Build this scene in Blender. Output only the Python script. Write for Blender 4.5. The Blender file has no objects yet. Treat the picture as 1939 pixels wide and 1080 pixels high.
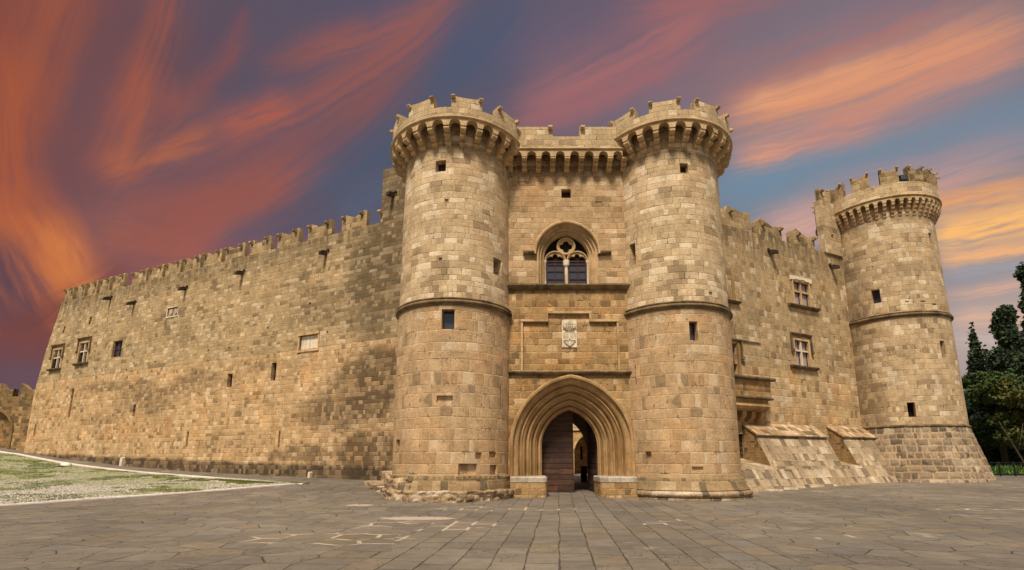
import bpy, math, random
import numpy as np
from mathutils import Vector, noise as mnoise
random.seed(7); rng = np.random.default_rng(11)
SC = bpy.context.scene; COL = SC.collection
R = math.radians; PI = math.pi

# ------------------------------------------------------------------ camera
PITCH = 0.178; FOC = 950.0; PCX = 981.0; PCY = 702.0; CZ = 1.75
cd = bpy.data.cameras.new('camera'); cam = bpy.data.objects.new('camera', cd); COL.objects.link(cam)
cam.location = (0, 0, CZ); cam.rotation_euler = (PI/2 + PITCH, 0, 0)
cd.sensor_width = 36; cd.sensor_fit = 'HORIZONTAL'; cd.lens = FOC/1939*36
cd.shift_x = (969.5-PCX)/1939; cd.shift_y = (PCY-540)/1939
cd.clip_start = 0.05; cd.clip_end = 5000
SC.camera = cam
SC.view_settings.view_transform = 'Standard'; SC.view_settings.look = 'None'
SC.cycles.max_bounces = 4; SC.cycles.diffuse_bounces = 3; SC.cycles.glossy_bounces = 2; SC.cycles.use_adaptive_sampling = True; SC.cycles.adaptive_threshold = .02
SC.view_settings.exposure = 0.0; SC.view_settings.gamma = 1.0

# survey helpers: where a sight line from the photographer's spot meets a real surface
CP, SP = math.cos(PITCH), math.sin(PITCH)
def ray(u, v):
    a = (u-PCX)/FOC; b = (PCY-v)/FOC
    return np.array([a, CP-b*SP, SP+b*CP])
def azel(u, v):
    d = ray(u, v); return math.degrees(math.atan2(d[0], d[1])), math.degrees(math.atan2(d[2], math.hypot(d[0], d[1])))
def lin(c):
    return tuple(((x/255)/12.92 if x/255 <= .04045 else ((x/255+.055)/1.055)**2.4) for x in c)

# ------------------------------------------------------------------ node language
class NT:
    def __init__(s, tree): s.t = tree
    def n(s, typ, **kw):
        nd = s.t.nodes.new(typ)
        for k, v in kw.items(): setattr(nd, k, v)
        return nd
    def put(s, sock, v):
        if isinstance(v, bpy.types.NodeSocket): s.t.links.new(v, sock)
        elif v is not None:
            if hasattr(sock.default_value, '__len__'):
                if isinstance(v, (int, float)): v = (v,)*3
                v = tuple(v)
                if len(sock.default_value) == 4 and len(v) == 3: v = v+(1,)
            sock.default_value = v
    def m(s, op, a, b=None, c=None, clamp=False):
        nd = s.n('ShaderNodeMath', operation=op, use_clamp=clamp)
        s.put(nd.inputs[0], a)
        if b is not None: s.put(nd.inputs[1], b)
        if c is not None: s.put(nd.inputs[2], c)
        return nd.outputs[0]
    def vm(s, op, a, b=None, sc=None):
        nd = s.n('ShaderNodeVectorMath', operation=op); s.put(nd.inputs[0], a)
        if b is not None: s.put(nd.inputs[1], b)
        if sc is not None: s.put(nd.inputs['Scale'], sc)
        return nd.outputs['Value'] if op in ('LENGTH', 'DOT_PRODUCT', 'DISTANCE') else nd.outputs[0]
    def ss(s, x, a, b, lo=0., hi=1.):
        nd = s.n('ShaderNodeMapRange', interpolation_type='SMOOTHSTEP'); s.put(nd.inputs[0], x)
        s.put(nd.inputs[1], a); s.put(nd.inputs[2], b); s.put(nd.inputs[3], lo); s.put(nd.inputs[4], hi)
        return nd.outputs[0]
    def noise(s, vec, scale, detail=2, rough=.5, dim='3D', dist=0.):
        nd = s.n('ShaderNodeTexNoise', noise_dimensions=dim); s.put(nd.inputs['Vector'], vec)
        nd.inputs['Scale'].default_value = scale; nd.inputs['Detail'].default_value = detail
        nd.inputs['Roughness'].default_value = rough; nd.inputs['Distortion'].default_value = dist
        return nd.outputs[0], nd.outputs[1]
    def white(s, vec):
        nd = s.n('ShaderNodeTexWhiteNoise', noise_dimensions='3D'); s.put(nd.inputs['Vector'], vec); return nd.outputs[0], nd.outputs[1]
    def xyz(s, v):
        nd = s.n('ShaderNodeSeparateXYZ'); s.put(nd.inputs[0], v); return nd.outputs
    def comb(s, x, y, z=0.):
        nd = s.n('ShaderNodeCombineXYZ')
        for i, q in enumerate((x, y, z)): s.put(nd.inputs[i], q)
        return nd.outputs[0]
    def mix(s, f, a, b, mode='MIX'):
        nd = s.n('ShaderNodeMix', data_type='RGBA', blend_type=mode); nd.clamp_factor = True
        s.put(nd.inputs[0], f); s.put(nd.inputs[6], a); s.put(nd.inputs[7], b); return nd.outputs[2]
    def lerp(s, f, a, b):
        nd = s.n('ShaderNodeVectorMath', operation='MULTIPLY_ADD')
        s.put(nd.inputs[0], s.vm('SUBTRACT', a, b)); s.put(nd.inputs[1], s.m('SUBTRACT', 1., f, clamp=True)); s.put(nd.inputs[2], b); return nd.outputs[0]
    def hsv(s, c, h=.5, sat=1., v=1.):
        nd = s.n('ShaderNodeHueSaturation'); s.put(nd.inputs[0], h); s.put(nd.inputs[1], sat); s.put(nd.inputs[2], v); s.put(nd.inputs[4], c); return nd.outputs[0]

# ------------------------------------------------------------------ world: dusk clouds over a softly overcast dome
SUN_AZ, SUN_EL = R(-166), R(56)        # azimuth measured from +Y towards +X: behind the photographer, to the left
W = bpy.data.worlds.new('World'); SC.world = W; W.use_nodes = True
wt = W.node_tree; wt.nodes.clear(); N = NT(wt)
wout = N.n('ShaderNodeOutputWorld'); wbg = N.n('ShaderNodeBackground'); wt.links.new(wbg.outputs[0], wout.inputs[0])
SKY = 0.1; wbg.inputs[1].default_value = SKY
gen = N.n('ShaderNodeTexCoord').outputs['Generated']
dx, dy, dz = N.xyz(gen)
az = N.m('MULTIPLY', N.m('ARCTAN2', dx, dy), 180/PI)
el = N.m('MULTIPLY', N.m('ARCSINE', N.m('MAXIMUM', N.m('MINIMUM', dz, 1.), -1.)), 180/PI)
P0 = N.comb(az, el)
# base tones: (px, py, colour, radius in degrees)
w1, w1c = N.noise(P0, .035, 3, .55); 
warp = N.vm('SCALE', N.vm('SUBTRACT', w1c, (.5, .5, .5)), sc=9.)
w2, w2c = N.noise(P0, .22, 4, .6)
warp2 = N.vm('SCALE', N.vm('SUBTRACT', w2c, (.5, .5, .5)), sc=1.2)
PW = N.vm('ADD', N.vm('ADD', P0, warp), warp2)
PS = N.vm('ADD', P0, warp2)
grp = bpy.data.node_groups.new('stroke', 'ShaderNodeTree')
for nm, ty in (('P', 'NodeSocketVector'), ('A', 'NodeSocketVector'), ('D', 'NodeSocketVector'), ('Nn', 'NodeSocketVector'), ('Amp', 'NodeSocketFloat'), ('Bend', 'NodeSocketFloat')):
    grp.interface.new_socket(nm, in_out='INPUT', socket_type=ty)
grp.interface.new_socket('F', in_out='OUTPUT', socket_type='NodeSocketFloat')
G = NT(grp); gi = G.n('NodeGroupInput'); go = G.n('NodeGroupOutput')
q = G.vm('SUBTRACT', gi.outputs['P'], gi.outputs['A'])
t = G.vm('DOT_PRODUCT', q, gi.outputs['D']); w = G.vm('DOT_PRODUCT', q, gi.outputs['Nn'])
w = G.m('ADD', w, G.m('MULTIPLY', gi.outputs['Bend'], G.m('SUBTRACT', 1., G.m('MULTIPLY', t, t))))
sn, _ = G.noise(G.comb(G.m('MULTIPLY', t, 1.0), G.m('MULTIPLY', w, 2.6), G.vm('DOT_PRODUCT', gi.outputs['A'], (1.3, .7, 0))), 1.0, 2, .5)
w = G.m('ADD', w, G.m('MULTIPLY', G.m('SUBTRACT', sn, .5), .6))
f = G.m('EXPONENT', G.m('MULTIPLY', G.m('MULTIPLY', w, w), -1.))
at = G.m('ABSOLUTE', t); f = G.m('MULTIPLY', f, G.ss(at, 1.15, .45))
fb, _ = G.noise(G.comb(G.m('MULTIPLY', t, 2.2), G.m('MULTIPLY', w, 9.), G.vm('DOT_PRODUCT', gi.outputs['A'], (.7, 1.9, 0))), 1.0, 4, .6)
f = G.m('MULTIPLY', f, G.ss(sn, .22, .62, .35, 1.12)); f = G.m('MULTIPLY', f, G.ss(fb, .3, .62, .80, 1.04)); f = G.m('MULTIPLY', f, gi.outputs['Amp'])
G.t.links.new(f, go.inputs[0])
def stroke(p, a, b, wpx, amp=1., bend=0.):
    A = azel(*a); B = azel(*b); c = ((A[0]+B[0])/2, (A[1]+B[1])/2)
    L = math.hypot(B[0]-A[0], B[1]-A[1])/2; d = ((B[0]-A[0])/2/L, (B[1]-A[1])/2/L)
    mx, my = (a[0]+b[0])/2, (a[1]+b[1])/2; e1 = azel(mx, my-wpx); e0 = azel(mx, my)
    wd = max(.5, math.hypot(e1[0]-e0[0], e1[1]-e0[1]))
    nd = N.n('ShaderNodeGroup'); nd.node_tree = grp
    N.put(nd.inputs['P'], p); nd.inputs['A'].default_value = (*c, 0)
    nd.inputs['D'].default_value = (d[0]/L, d[1]/L, 0); nd.inputs['Nn'].default_value = (-d[1]/wd, d[0]/wd, 0)
    nd.inputs['Amp'].default_value = amp; nd.inputs['Bend'].default_value = bend
    return nd.outputs[0]
col = lin((92, 82, 98))
# broad tonal regions  (x, y, radius_x_px, radius_y_px, colour, amp)
for (x, y, rx, ry, c, a) in [
    (1500, 250, 700, 500, (128, 112, 124), .9), (1650, 420, 520, 330, (120, 138, 152), .95), (1880, 640, 380, 150, (185, 165, 158), .9),
    (0, 100, 330, 480, (140, 66, 44), .85), (250, 120, 200, 130, (104, 74, 80), .8), (150, 190, 70, 110, (104, 76, 84), .9), (110, 300, 60, 60, (108, 76, 82), .7), (120, 640, 330, 110, (118, 66, 62), .9),
    (860, 60, 230, 150, (76, 86, 112), .85), (700, 300, 260, 110, (76, 84, 106), .85), (540, 360, 200, 110, (92, 78, 92), .7),
    (1080, 60, 200, 90, (104, 92, 112), .7), (640, 380, 130, 60, (84, 94, 118), .7),
    (1880, 250, 260, 70, (118, 136, 156), .8), (1460, 345, 260, 60, (112, 138, 160), .9), (1760, 330, 240, 60, (128, 132, 146), .7)]:
    A = azel(x, y); bx = abs(azel(x+rx, y)[0]-azel(x-rx, y)[0])/2; by = abs(azel(x, y+ry)[1]-azel(x, y-ry)[1])/2
    dd = N.vm('MULTIPLY', N.vm('SUBTRACT', PW if isinstance(col, tuple) else N.vm('ADD', PW, N.vm('SCALE', col, sc=1e-5)), (*A, 0)), (1/bx, 1/by, 0))
    L2 = N.vm('DOT_PRODUCT', dd, dd)
    f = N.m('MULTIPLY', N.m('EXPONENT', N.m('MULTIPLY', L2, -1.3)), a)
    col = N.lerp(f, col, lin(c))
# cloud strokes  (from, to, half width px, colour, amp, bend)
for (a, b, wd, c, am, be) in [
    ((150, -90), (30, 260), 70, (152, 82, 62), .8, .1), ((25, 60), (25, 470), 46, (164, 84, 56), .85, .0),
    ((-10, 330), (190, 640), 84, (178, 92, 56), .9, .12), ((70, 400), (180, 600), 48, (204, 114, 58), .85, .1), ((120, 440), (160, 560), 26, (214, 124, 62), .6, 0.),
    ((200, 420), (520, 330), 60, (150, 84, 74), .5, 0.), ((150, 420), (420, 480), 70, (156, 92, 76), .7, 0.), ((215, 250), (330, -60), 38, (156, 84, 66), .7, .3),
    ((190, 340), (300, 110), 50, (164, 88, 66), .7, .2), ((170, 350), (420, 190), 46, (160, 90, 70), .7, -.1), ((190, 320), (420, 255), 24, (184, 102, 66), .6, -.1),
    ((180, 520), (820, 60), 60, (140, 82, 76), .65, .15), ((340, 300), (880, -20), 46, (152, 88, 78), .75, -.1), ((400, 250), (560, 190), 30, (176, 92, 70), .7, 0.),
    ((480, 130), (700, 40), 30, (146, 84, 76), .5, .1), ((540, 110), (900, -30), 36, (150, 90, 84), .65, 0.),
    ((200, 530), (620, 290), 60, (158, 88, 76), .75, 0.), ((260, 420), (560, 330), 40, (150, 84, 74), .6, .1), ((330, 500), (760, 430), 26, (150, 90, 92), .5, 0.),
    ((280, 250), (480, 60), 26, (140, 80, 76), .5, 0.), ((420, 110), (470, 10), 20, (132, 78, 80), .5, 0.), ((380, 460), (700, 370), 22, (94, 90, 108), .5, 0.),
    ((960, 215), (1400, -20), 62, (164, 106, 106), .85, -.1), ((940, 235), (1320, 90), 40, (156, 100, 104), .7, 0.), ((1160, 20), (1560, -60), 44, (160, 100, 100), .7, 0.),
    ((980, 120), (1260, 10), 40, (120, 96, 110), .5, 0.),
    ((1240, 190), (1900, -40), 66, (158, 108, 108), .7, 0.), ((1350, 240), (1990, 10), 60, (214, 142, 108), .9, -.06), ((1370, 215), (1720, 100), 26, (228, 158, 112), .8, 0.), ((1500, 190), (1990, 30), 22, (222, 150, 110), .8, 0.),
    ((1380, 305), (1680, 215), 24, (226, 152, 116), .85, .1), ((1480, 270), (1990, 60), 44, (206, 136, 110), .7, 0.), ((1640, 200), (2000, 85), 16, (206, 140, 118), .5, 0.),
    ((1400, 290), (1950, 150), 24, (150, 124, 134), .5, 0.),
    ((1400, 430), (1990, 270), 34, (190, 150, 146), .75, 0.), ((1430, 460), (1620, 400), 40, (220, 165, 145), .7, 0.), ((1520, 350), (1990, 240), 16, (160, 140, 148), .5, 0.),
    ((1680, 400), (2000, 350), 34, (226, 156, 104), .9, 0.), ((1740, 455), (2020, 395), 40, (250, 184, 108), 1., 0.), ((1760, 495), (2020, 460), 18, (244, 178, 118), .85, 0.),
    ((1780, 520), (2000, 500), 14, (158, 158, 168), .7, 0.), ((1780, 560), (2000, 530), 12, (220, 172, 146), .7, 0.), ((1780, 600), (1990, 600), 22, (222, 178, 150), .75, 0.), ((1790, 640), (1990, 655), 16, (200, 180, 170), .7, 0.),
    ((560, 400), (840, 170), 60, (78, 88, 110), .75, 0.), ((430, 455), (740, 330), 40, (88, 84, 100), .6, 0.), ((640, 420), (760, 350), 40, (86, 96, 118), .6, 0.), ((370, 110), (480, -60), 30, (92, 78, 92), .6, 0.), ((240, 330), (330, 200), 20, (112, 78, 82), .5, 0.), ((250, 300), (420, 160), 16, (106, 80, 88), .5, 0.), ((800, 190), (1000, -20), 44, (78, 88, 112), .7, 0.),
    ((-20, 430), (60, 620), 44, (98, 70, 78), .85, 0.), ((0, 640), (260, 500), 26, (112, 64, 62), .6, 0.), ((0, 720), (120, 700), 20, (104, 80, 92), .8, 0.)]:
    col = N.lerp(stroke(N.vm('ADD', PS, N.vm('SCALE', col, sc=1e-5)), a, b, wd, am, be), col, lin(c))   # chained, so the shader keeps few values alive at once
skyt = N.n('ShaderNodeTexSky', sky_type='NISHITA'); skyt.sun_disc = False; skyt.sun_elevation = SUN_EL; skyt.sun_rotation = SUN_AZ
skyt.air_density = 1.5; skyt.dust_density = 3
# overcast everywhere the sunset bank does not reach (overhead and behind)
cl, _ = N.noise(gen, 2.2, 4, .55)
grey = N.mix(N.ss(cl, .3, .7), lin((214, 212, 214)), lin((250, 246, 240)))
over = N.mix(.25, N.vm('SCALE', grey, sc=1.0/SKY), skyt.outputs[0])
OVER_GAIN = 0.6
over = N.vm('SCALE', over, sc=OVER_GAIN)
front = N.m('MULTIPLY', N.ss(N.m('ABSOLUTE', az), 95., 62.), N.ss(el, 66., 50.))
bg = N.mix(front, over, N.vm('SCALE', N.hsv(col, .5, .97, 1.0), sc=1.0/SKY))
wt.links.new(bg, wbg.inputs[0])
W.cycles.sampling_method = 'MANUAL'; W.cycles.sample_map_resolution = 256

sd = bpy.data.lights.new('sun', 'SUN'); sun = bpy.data.objects.new('sun', sd); COL.objects.link(sun)
sd.energy = 4.8; sd.angle = R(11); sd.color = (1, .9, .76)
sv = Vector((math.sin(SUN_AZ)*math.cos(SUN_EL), math.cos(SUN_AZ)*math.cos(SUN_EL), math.sin(SUN_EL)))
sun.rotation_euler = sv.to_track_quat('Z', 'Y').to_euler(); sun.location = (0, -20, 40)

# ------------------------------------------------------------------ materials
def mat(name):
    M = bpy.data.materials.new(name); M.use_nodes = True; M.node_tree.nodes.clear(); n = NT(M.node_tree)
    o = n.n('ShaderNodeOutputMaterial'); b = n.n('ShaderNodeBsdfPrincipled'); n.t.links.new(b.outputs[0], o.inputs[0])
    b.inputs['Roughness'].default_value = .9; b.inputs['Specular IOR Level'].default_value = .25
    return M, n, b
def bump(n, b, h, dist, strength=1.):
    bp = n.n('ShaderNodeBump'); bp.inputs['Strength'].default_value = strength; bp.inputs['Distance'].default_value = dist
    n.put(bp.inputs['Height'], h); n.t.links.new(bp.outputs[0], b.inputs['Normal'])
def stone(name, bw, bh, ca, cb, pale, dark, mortar, mw=.018, mmix=.6, pitted=.3, stain=.5, stainc=(96, 78, 54), top=None, bot=None, botc=(66, 56, 44), bulge=0.,
          pale_p=.10, dark_p=.10, blobs=(), warp=.03, lean=0., orange=.25, mort_d=-1., rowvar=.35, split=.35, ledges=(), erode=.8):
    M, n, b = mat(name)
    uv = n.n('ShaderNodeTexCoord').outputs['UV']
    nz, nzc = n.noise(uv, 1.1, 2)
    uvw = n.vm('ADD', uv, n.vm('SCALE', n.vm('SUBTRACT', nzc, (.5, .5, .5)), sc=warp*2))
    nz2, nzc2 = n.noise(uv, 9., 2)
    uvw = n.vm('ADD', uvw, n.vm('SCALE', n.vm('SUBTRACT', nzc2, (.5, .5, .5)), sc=warp*.8))
    u, v, _ = n.xyz(uvw)
    rv, _ = n.noise(n.comb(0., n.m('MULTIPLY', v, 1/bh), 0.), .45, 1)
    vv = n.m('ADD', n.m('MULTIPLY', v, 1/bh), n.m('MULTIPLY', rv, rowvar*3))
    row = n.m('FLOOR', vv); fy = n.m('FRACT', vv)
    wn, wc = n.white(n.comb(row, 3.7, 1.1)); wr, wg, wb_ = n.xyz(wc)
    cw = n.m('MULTIPLY_ADD', wg, bw*.8, bw*.65)
    uu = n.m('ADD', n.m('DIVIDE', u, cw), n.m('MULTIPLY', wr, 17.))
    cj = n.m('FLOOR', uu); fx = n.m('FRACT', uu)
    sw, swc = n.white(n.comb(cj, row, 5.5)); sr, sg, sb = n.xyz(swc)
    sp = n.m('MULTIPLY_ADD', sg, .4, .3)                       # where a block is cut in two
    dosp = n.m('LESS_THAN', sr, split); right = n.m('MULTIPLY', dosp, n.m('GREATER_THAN', fx, sp))
    dsp = n.m('ADD', n.m('ABSOLUTE', n.m('SUBTRACT', fx, sp)), n.m('SUBTRACT', 1., dosp))
    dxm = n.m('MULTIPLY', n.m('MINIMUM', n.m('MINIMUM', fx, n.m('SUBTRACT', 1., fx)), dsp), cw)
    dym = n.m('MULTIPLY', n.m('MINIMUM', fy, n.m('SUBTRACT', 1., fy)), bh)
    d = n.m('MINIMUM', dxm, dym)
    fn, fnc = n.noise(uv, 24., 3, .7)
    fine = n.m('SUBTRACT', fn, .5)
    d = n.m('ADD', d, n.m('MULTIPLY', fine, mw*1.6))
    mm = n.ss(d, mw*1.3, mw*.3)
    _, idc = n.white(n.comb(n.m('ADD', cj, n.m('MULTIPLY', right, .37)), row, 9.1)); r1, r2, r3 = n.xyz(idc)
    c = n.mix(n.m('POWER', r1, 1.2), lin(ca), lin(cb))
    patch, _ = n.noise(uv, .22, 3, .6)
    pthr = n.ss(patch, .35, .65, .3, 1.7)
    c = n.mix(n.m('MULTIPLY', n.m('LESS_THAN', r2, n.m('MULTIPLY', pthr, dark_p)), .8), c, lin(dark))
    c = n.mix(n.m('MULTIPLY', n.m('GREATER_THAN', r3, 1-pale_p), .75), c, lin(pale))
    # within-block grain
    g1, _ = n.noise(n.vm('ADD', uv, n.vm('SCALE', idc, sc=31.)), 3.2, 4, .65)
    c = n.mix(n.ss(g1, .35, .75, 0., .5), c, n.vm('SCALE', c, sc=.62))
    c = n.mix(n.ss(g1, .5, .2, 0., .35), c, n.vm('SCALE', c, sc=1.35))
    g2, _ = n.noise(uv, 14., 4, .75)
    c = n.vm('SCALE', c, sc=n.ss(g2, .25, .75, .72, 1.25))
    # pits
    po, _ = n.noise(uv, 16., 3, .8); pm, _ = n.noise(n.vm('ADD', uv, n.vm('SCALE', idc, sc=11.)), .9, 2)
    pit = n.m('MULTIPLY', n.ss(po, .56, .70), n.ss(n.m('ADD', pm, n.m('MULTIPLY', r2, .35)), .62, .86))
    pit = n.m('MULTIPLY', pit, pitted)
    c = n.mix(n.m('MULTIPLY', pit, .8), c, lin((74, 54, 36)))
    # mortar
    c = n.mix(n.m('MULTIPLY', mm, n.ss(fn, .2, .6, mmix*.5, mmix)), c, lin(mortar))
    # eroded open joints and small knocked-out holes
    ej, _ = n.noise(uv, 1.5, 4, .7); ejm = n.m('MULTIPLY', n.ss(ej, .56, .64), n.ss(fn, .42, .55))
    ej2 = n.m('MULTIPLY', n.ss(d, mw*2.2, mw*.6), ejm)
    c = n.mix(n.m('MULTIPLY', ej2, erode), c, lin((58, 42, 28)))
    ho, _ = n.noise(uv, 5.5, 2, .5); hole = n.ss(ho, .745, .775); c = n.mix(n.m('MULTIPLY', hole, .8*erode), c, lin((52, 38, 26)))
    sc_, _ = n.noise(uv, .8, 5, .75); c = n.vm('SCALE', c, sc=n.ss(sc_, .3, .7, .80, 1.16))
    # weathering
    s1, _ = n.noise(n.vm('MULTIPLY', uv, (1., .7, 1.)), .42, 5, .68)
    st = n.m('MULTIPLY', n.ss(s1, .46, .70), stain)
    if orange:
        o1, _ = n.noise(n.vm('ADD', uv, (40., 13., 0.)), .5, 4, .6)
        c = n.mix(n.m('MULTIPLY', n.ss(o1, .48, .7), orange), c, n.mix(1., c, (1.12, .84, .52), 'MULTIPLY'))
    stk, _ = n.noise(n.vm('MULTIPLY', uv, (1.5, .16, 1.)), 1.6, 4, .65)
    _, vraw, _ = n.xyz(uv)
    uraw = n.xyz(uv)[0]
    if top is not None:
        tz = n.m('MULTIPLY', n.ss(n.m('ADD', vraw, n.m('MULTIPLY', n.m('SUBTRACT', stk, .5), 3.2)), top[0]-top[1], top[0]), top[2])
        st = n.m('MAXIMUM', st, n.m('MULTIPLY', tz, n.ss(stk, .35, .6, .35, 1.)))
    for (lz, ll, la_) in ledges:
        q = n.m('SUBTRACT', lz, n.m('ADD', vraw, n.m('MULTIPLY', n.m('SUBTRACT', stk, .5), ll*1.6)))
        e = n.m('MULTIPLY', n.ss(q, ll, .0), n.m('GREATER_THAN', lz, vraw)); st = n.m('MAXIMUM', st, n.m('MULTIPLY', e, la_))
    for (bu, bv, ru, rvv, am) in blobs:
        q = n.vm('MULTIPLY', n.vm('SUBTRACT', n.vm('ADD', uv, n.vm('SCALE', n.vm('SUBTRACT', n.noise(uv, .5, 4, .7)[1], (.5, .5, .5)), sc=3.)), (bu, bv, 0)), (1/ru, 1/rvv, 0))
        e = n.ss(n.vm('LENGTH', q), 1.15, .5)
        st = n.m('MAXIMUM', st, n.m('MULTIPLY', n.m('MULTIPLY', e, am), n.ss(n.m('ADD', g2, n.m('MULTIPLY', r1, .5)), .35, .95, .35, 1.)))
    c = n.mix(st, c, n.mix(.72, n.vm('SCALE', c, sc=.45), n.vm('SCALE', n.comb(*lin(stainc)), sc=n.ss(r1, 0., 1., .7, 1.15))))
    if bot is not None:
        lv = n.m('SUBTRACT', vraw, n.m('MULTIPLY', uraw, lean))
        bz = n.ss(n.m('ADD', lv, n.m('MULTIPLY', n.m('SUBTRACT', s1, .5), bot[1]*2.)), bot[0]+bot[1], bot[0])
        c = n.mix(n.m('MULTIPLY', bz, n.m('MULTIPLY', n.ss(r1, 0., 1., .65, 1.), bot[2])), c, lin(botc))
    # pale lichen / lime specks
    l1, _ = n.noise(uv, 30., 3, .7)
    c = n.mix(n.m('MULTIPLY', n.ss(l1, .62, .72), .3), c, lin(pale))
    c = n.mix(1., c, (1.01, 1.02, 1.05), 'MULTIPLY')
    n.t.links.new(c, b.inputs['Base Color'])
    h = n.m('MULTIPLY', n.ss(d, mw*.2, mw*1.8+bulge), .5+bulge*2 if mort_d < 0 else .25)
    h = n.m('ADD', h, n.m('MULTIPLY', r2, .35)); h = n.m('ADD', h, n.m('MULTIPLY', fn, .45)); h = n.m('ADD', h, n.m('MULTIPLY', g2, .55))
    h = n.m('SUBTRACT', n.m('SUBTRACT', h, n.m('MULTIPLY', pit, 1.4)), n.m('MULTIPLY', n.m('MAXIMUM', ej2, hole), 1.2))
    bump(n, b, h, .035+bulge*.35, .8)
    return M
def plain(name, c, var=.3, rough=.85, scale=3., dirt=None, bumpd=.012, streak=0.):
    M, n, b = mat(name); tc = n.n('ShaderNodeTexCoord').outputs['UV' if streak else 'Object']
    a, _ = n.noise(tc, scale, 5, .65); f, _ = n.noise(tc, scale*9, 3, .7)
    cc = n.mix(n.ss(a, .3, .7), n.vm('SCALE', n.comb(*lin(c)), sc=1-var), n.vm('SCALE', n.comb(*lin(c)), sc=1+var*.6))
    cc = n.vm('SCALE', cc, sc=n.ss(f, .25, .75, .8, 1.18))
    if dirt:
        d, _ = n.noise(n.vm('MULTIPLY', tc, (1., 1., .35)), scale*.6, 4, .7)
        cc = n.mix(n.ss(d, .45, .68, 0., .85), cc, lin(dirt))
    if streak:
        d, _ = n.noise(n.vm('MULTIPLY', tc, (3., .25, 1.)), 1.3, 4, .65)
        cc = n.mix(n.ss(d, .45, .65, 0., streak), cc, lin(dirt or (60, 52, 42)))
    n.t.links.new(cc, b.inputs['Base Color']); b.inputs['Roughness'].default_value = rough
    if bumpd: bump(n, b, n.m('ADD', a, n.m('MULTIPLY', f, .5)), bumpd)
    return M

M = {}
M['up'] = stone('ashlar_upper', .66, .30, (206, 178, 138), (184, 156, 116), (228, 204, 168), (150, 126, 92), (176, 146, 106), .013, .35, .3, .14, ledges=((17.1, .9, .55),), pale_p=.14, dark_p=.11, orange=.15)
M['gate'] = stone('ashlar_gatehouse', .66, .30, (192, 160, 118), (172, 140, 100), (212, 184, 144), (146, 118, 80), (184, 154, 112), .013, .4, .3, .2, ledges=((17.2, 1.2, .75),), pale_p=.10, dark_p=.10, orange=.3)
M['gatelow'] = stone('ashlar_gatehouse_lower', .52, .33, (182, 146, 98), (154, 120, 76), (208, 174, 128), (116, 90, 54), (200, 164, 116), .02, .55, .7, .3, ledges=((10.35, .5, .8), (5.9, .5, .6), (8.6, .3, .5)), pale_p=.10, dark_p=.14, orange=.5)
M['low'] = stone('ashlar_lower', .64, .50, (200, 166, 124), (180, 146, 104), (216, 188, 150), (144, 120, 88), (212, 184, 144), .020, .5, 1.1, .24, ledges=((8.85, .5, .6),), pale_p=.10, dark_p=.05, orange=.3, rowvar=.45, split=.45, warp=.05)
M['left'] = stone('curtain_upper', .56, .25, (188, 160, 118), (168, 140, 98), (212, 186, 148), (130, 108, 76), (186, 158, 116), .014, .35, .5, .38, top=(16.6, 2.2, .8), pale_p=.12, dark_p=.08, orange=.18, stainc=(84, 70, 48),
    blobs=((1.2, 13., 3.6, 5.0, .95), (5.5, 11.5, 4.0, 1.6, .5), (0., 18., 4., 3.4, .95), (9., 15.6, 5., .9, .6), (22., 15.6, 9., .8, .5)))
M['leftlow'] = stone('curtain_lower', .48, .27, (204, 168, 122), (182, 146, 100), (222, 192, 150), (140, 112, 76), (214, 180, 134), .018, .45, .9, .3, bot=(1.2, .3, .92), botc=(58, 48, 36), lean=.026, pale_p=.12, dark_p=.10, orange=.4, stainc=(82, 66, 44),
    blobs=((1.5, 6.2, 3.6, 2.8, 1.), (4.8, 4.6, 3.2, 1.4, .85), (1.5, 2.2, 3.6, 1.6, 1.), (7., 2.0, 3.5, .6, .75), (24., 6.4, 5., 1.1, .6), (28., 7.6, 7., .7, .6), (12., 8., 6., .5, .4), (18., 7.4, 4., .9, .55), (30., 5., 4., .5, .4)))
M['right'] = stone('right_wall_ashlar', .50, .38, (186, 158, 116), (166, 138, 98), (214, 192, 156), (134, 112, 80), (192, 164, 122), .016, .35, .5, .36, top=(16.6, 3.0, .75), pale_p=.10, dark_p=.09, orange=.2)
M['rightlow'] = stone('right_wall_lower', .56, .40, (198, 166, 122), (176, 144, 100), (218, 192, 154), (138, 112, 76), (208, 176, 128), .022, .5, 1., .26, pale_p=.10, dark_p=.09, orange=.4)
M['t3'] = stone('corner_tower_ashlar', .54, .34, (198, 170, 130), (176, 148, 110), (220, 198, 164), (146, 122, 90), (196, 168, 126), .015, .3, .35, .3, ledges=((18.6, .8, .5), (11.3, .6, .5)), pale_p=.12, dark_p=.08, orange=.15, blobs=((-4.6, 12.5, 1.6, 4.5, .8), (-4.2, 6.5, 1.6, 3.5, .7), (-1.2, 14.6, 2.6, .8, .35)))
M['t3base'] = stone('rock_faced_base', .54, .42, (170, 148, 120), (132, 114, 92), (200, 180, 152), (98, 86, 70), (194, 162, 120), .045, .8, 1., .3, pale_p=.14, dark_p=.16, bulge=.12, orange=.2, warp=.11)
M['talus'] = stone('talus_blocks', .66, .46, (188, 164, 130), (156, 132, 100), (210, 190, 160), (112, 94, 74), (190, 166, 130), .022, .5, 1.3, .55, stainc=(98, 84, 66), pale_p=.14, dark_p=.15, orange=.15, warp=.06, split=.5)
M['plinth'] = stone('plinth_blocks', .66, .60, (160, 132, 94), (130, 108, 76), (186, 160, 122), (98, 84, 62), (184, 156, 112), .022, .6, .8, .4, stainc=(92, 80, 60), pale_p=.08, dark_p=.2, orange=.25)
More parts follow.
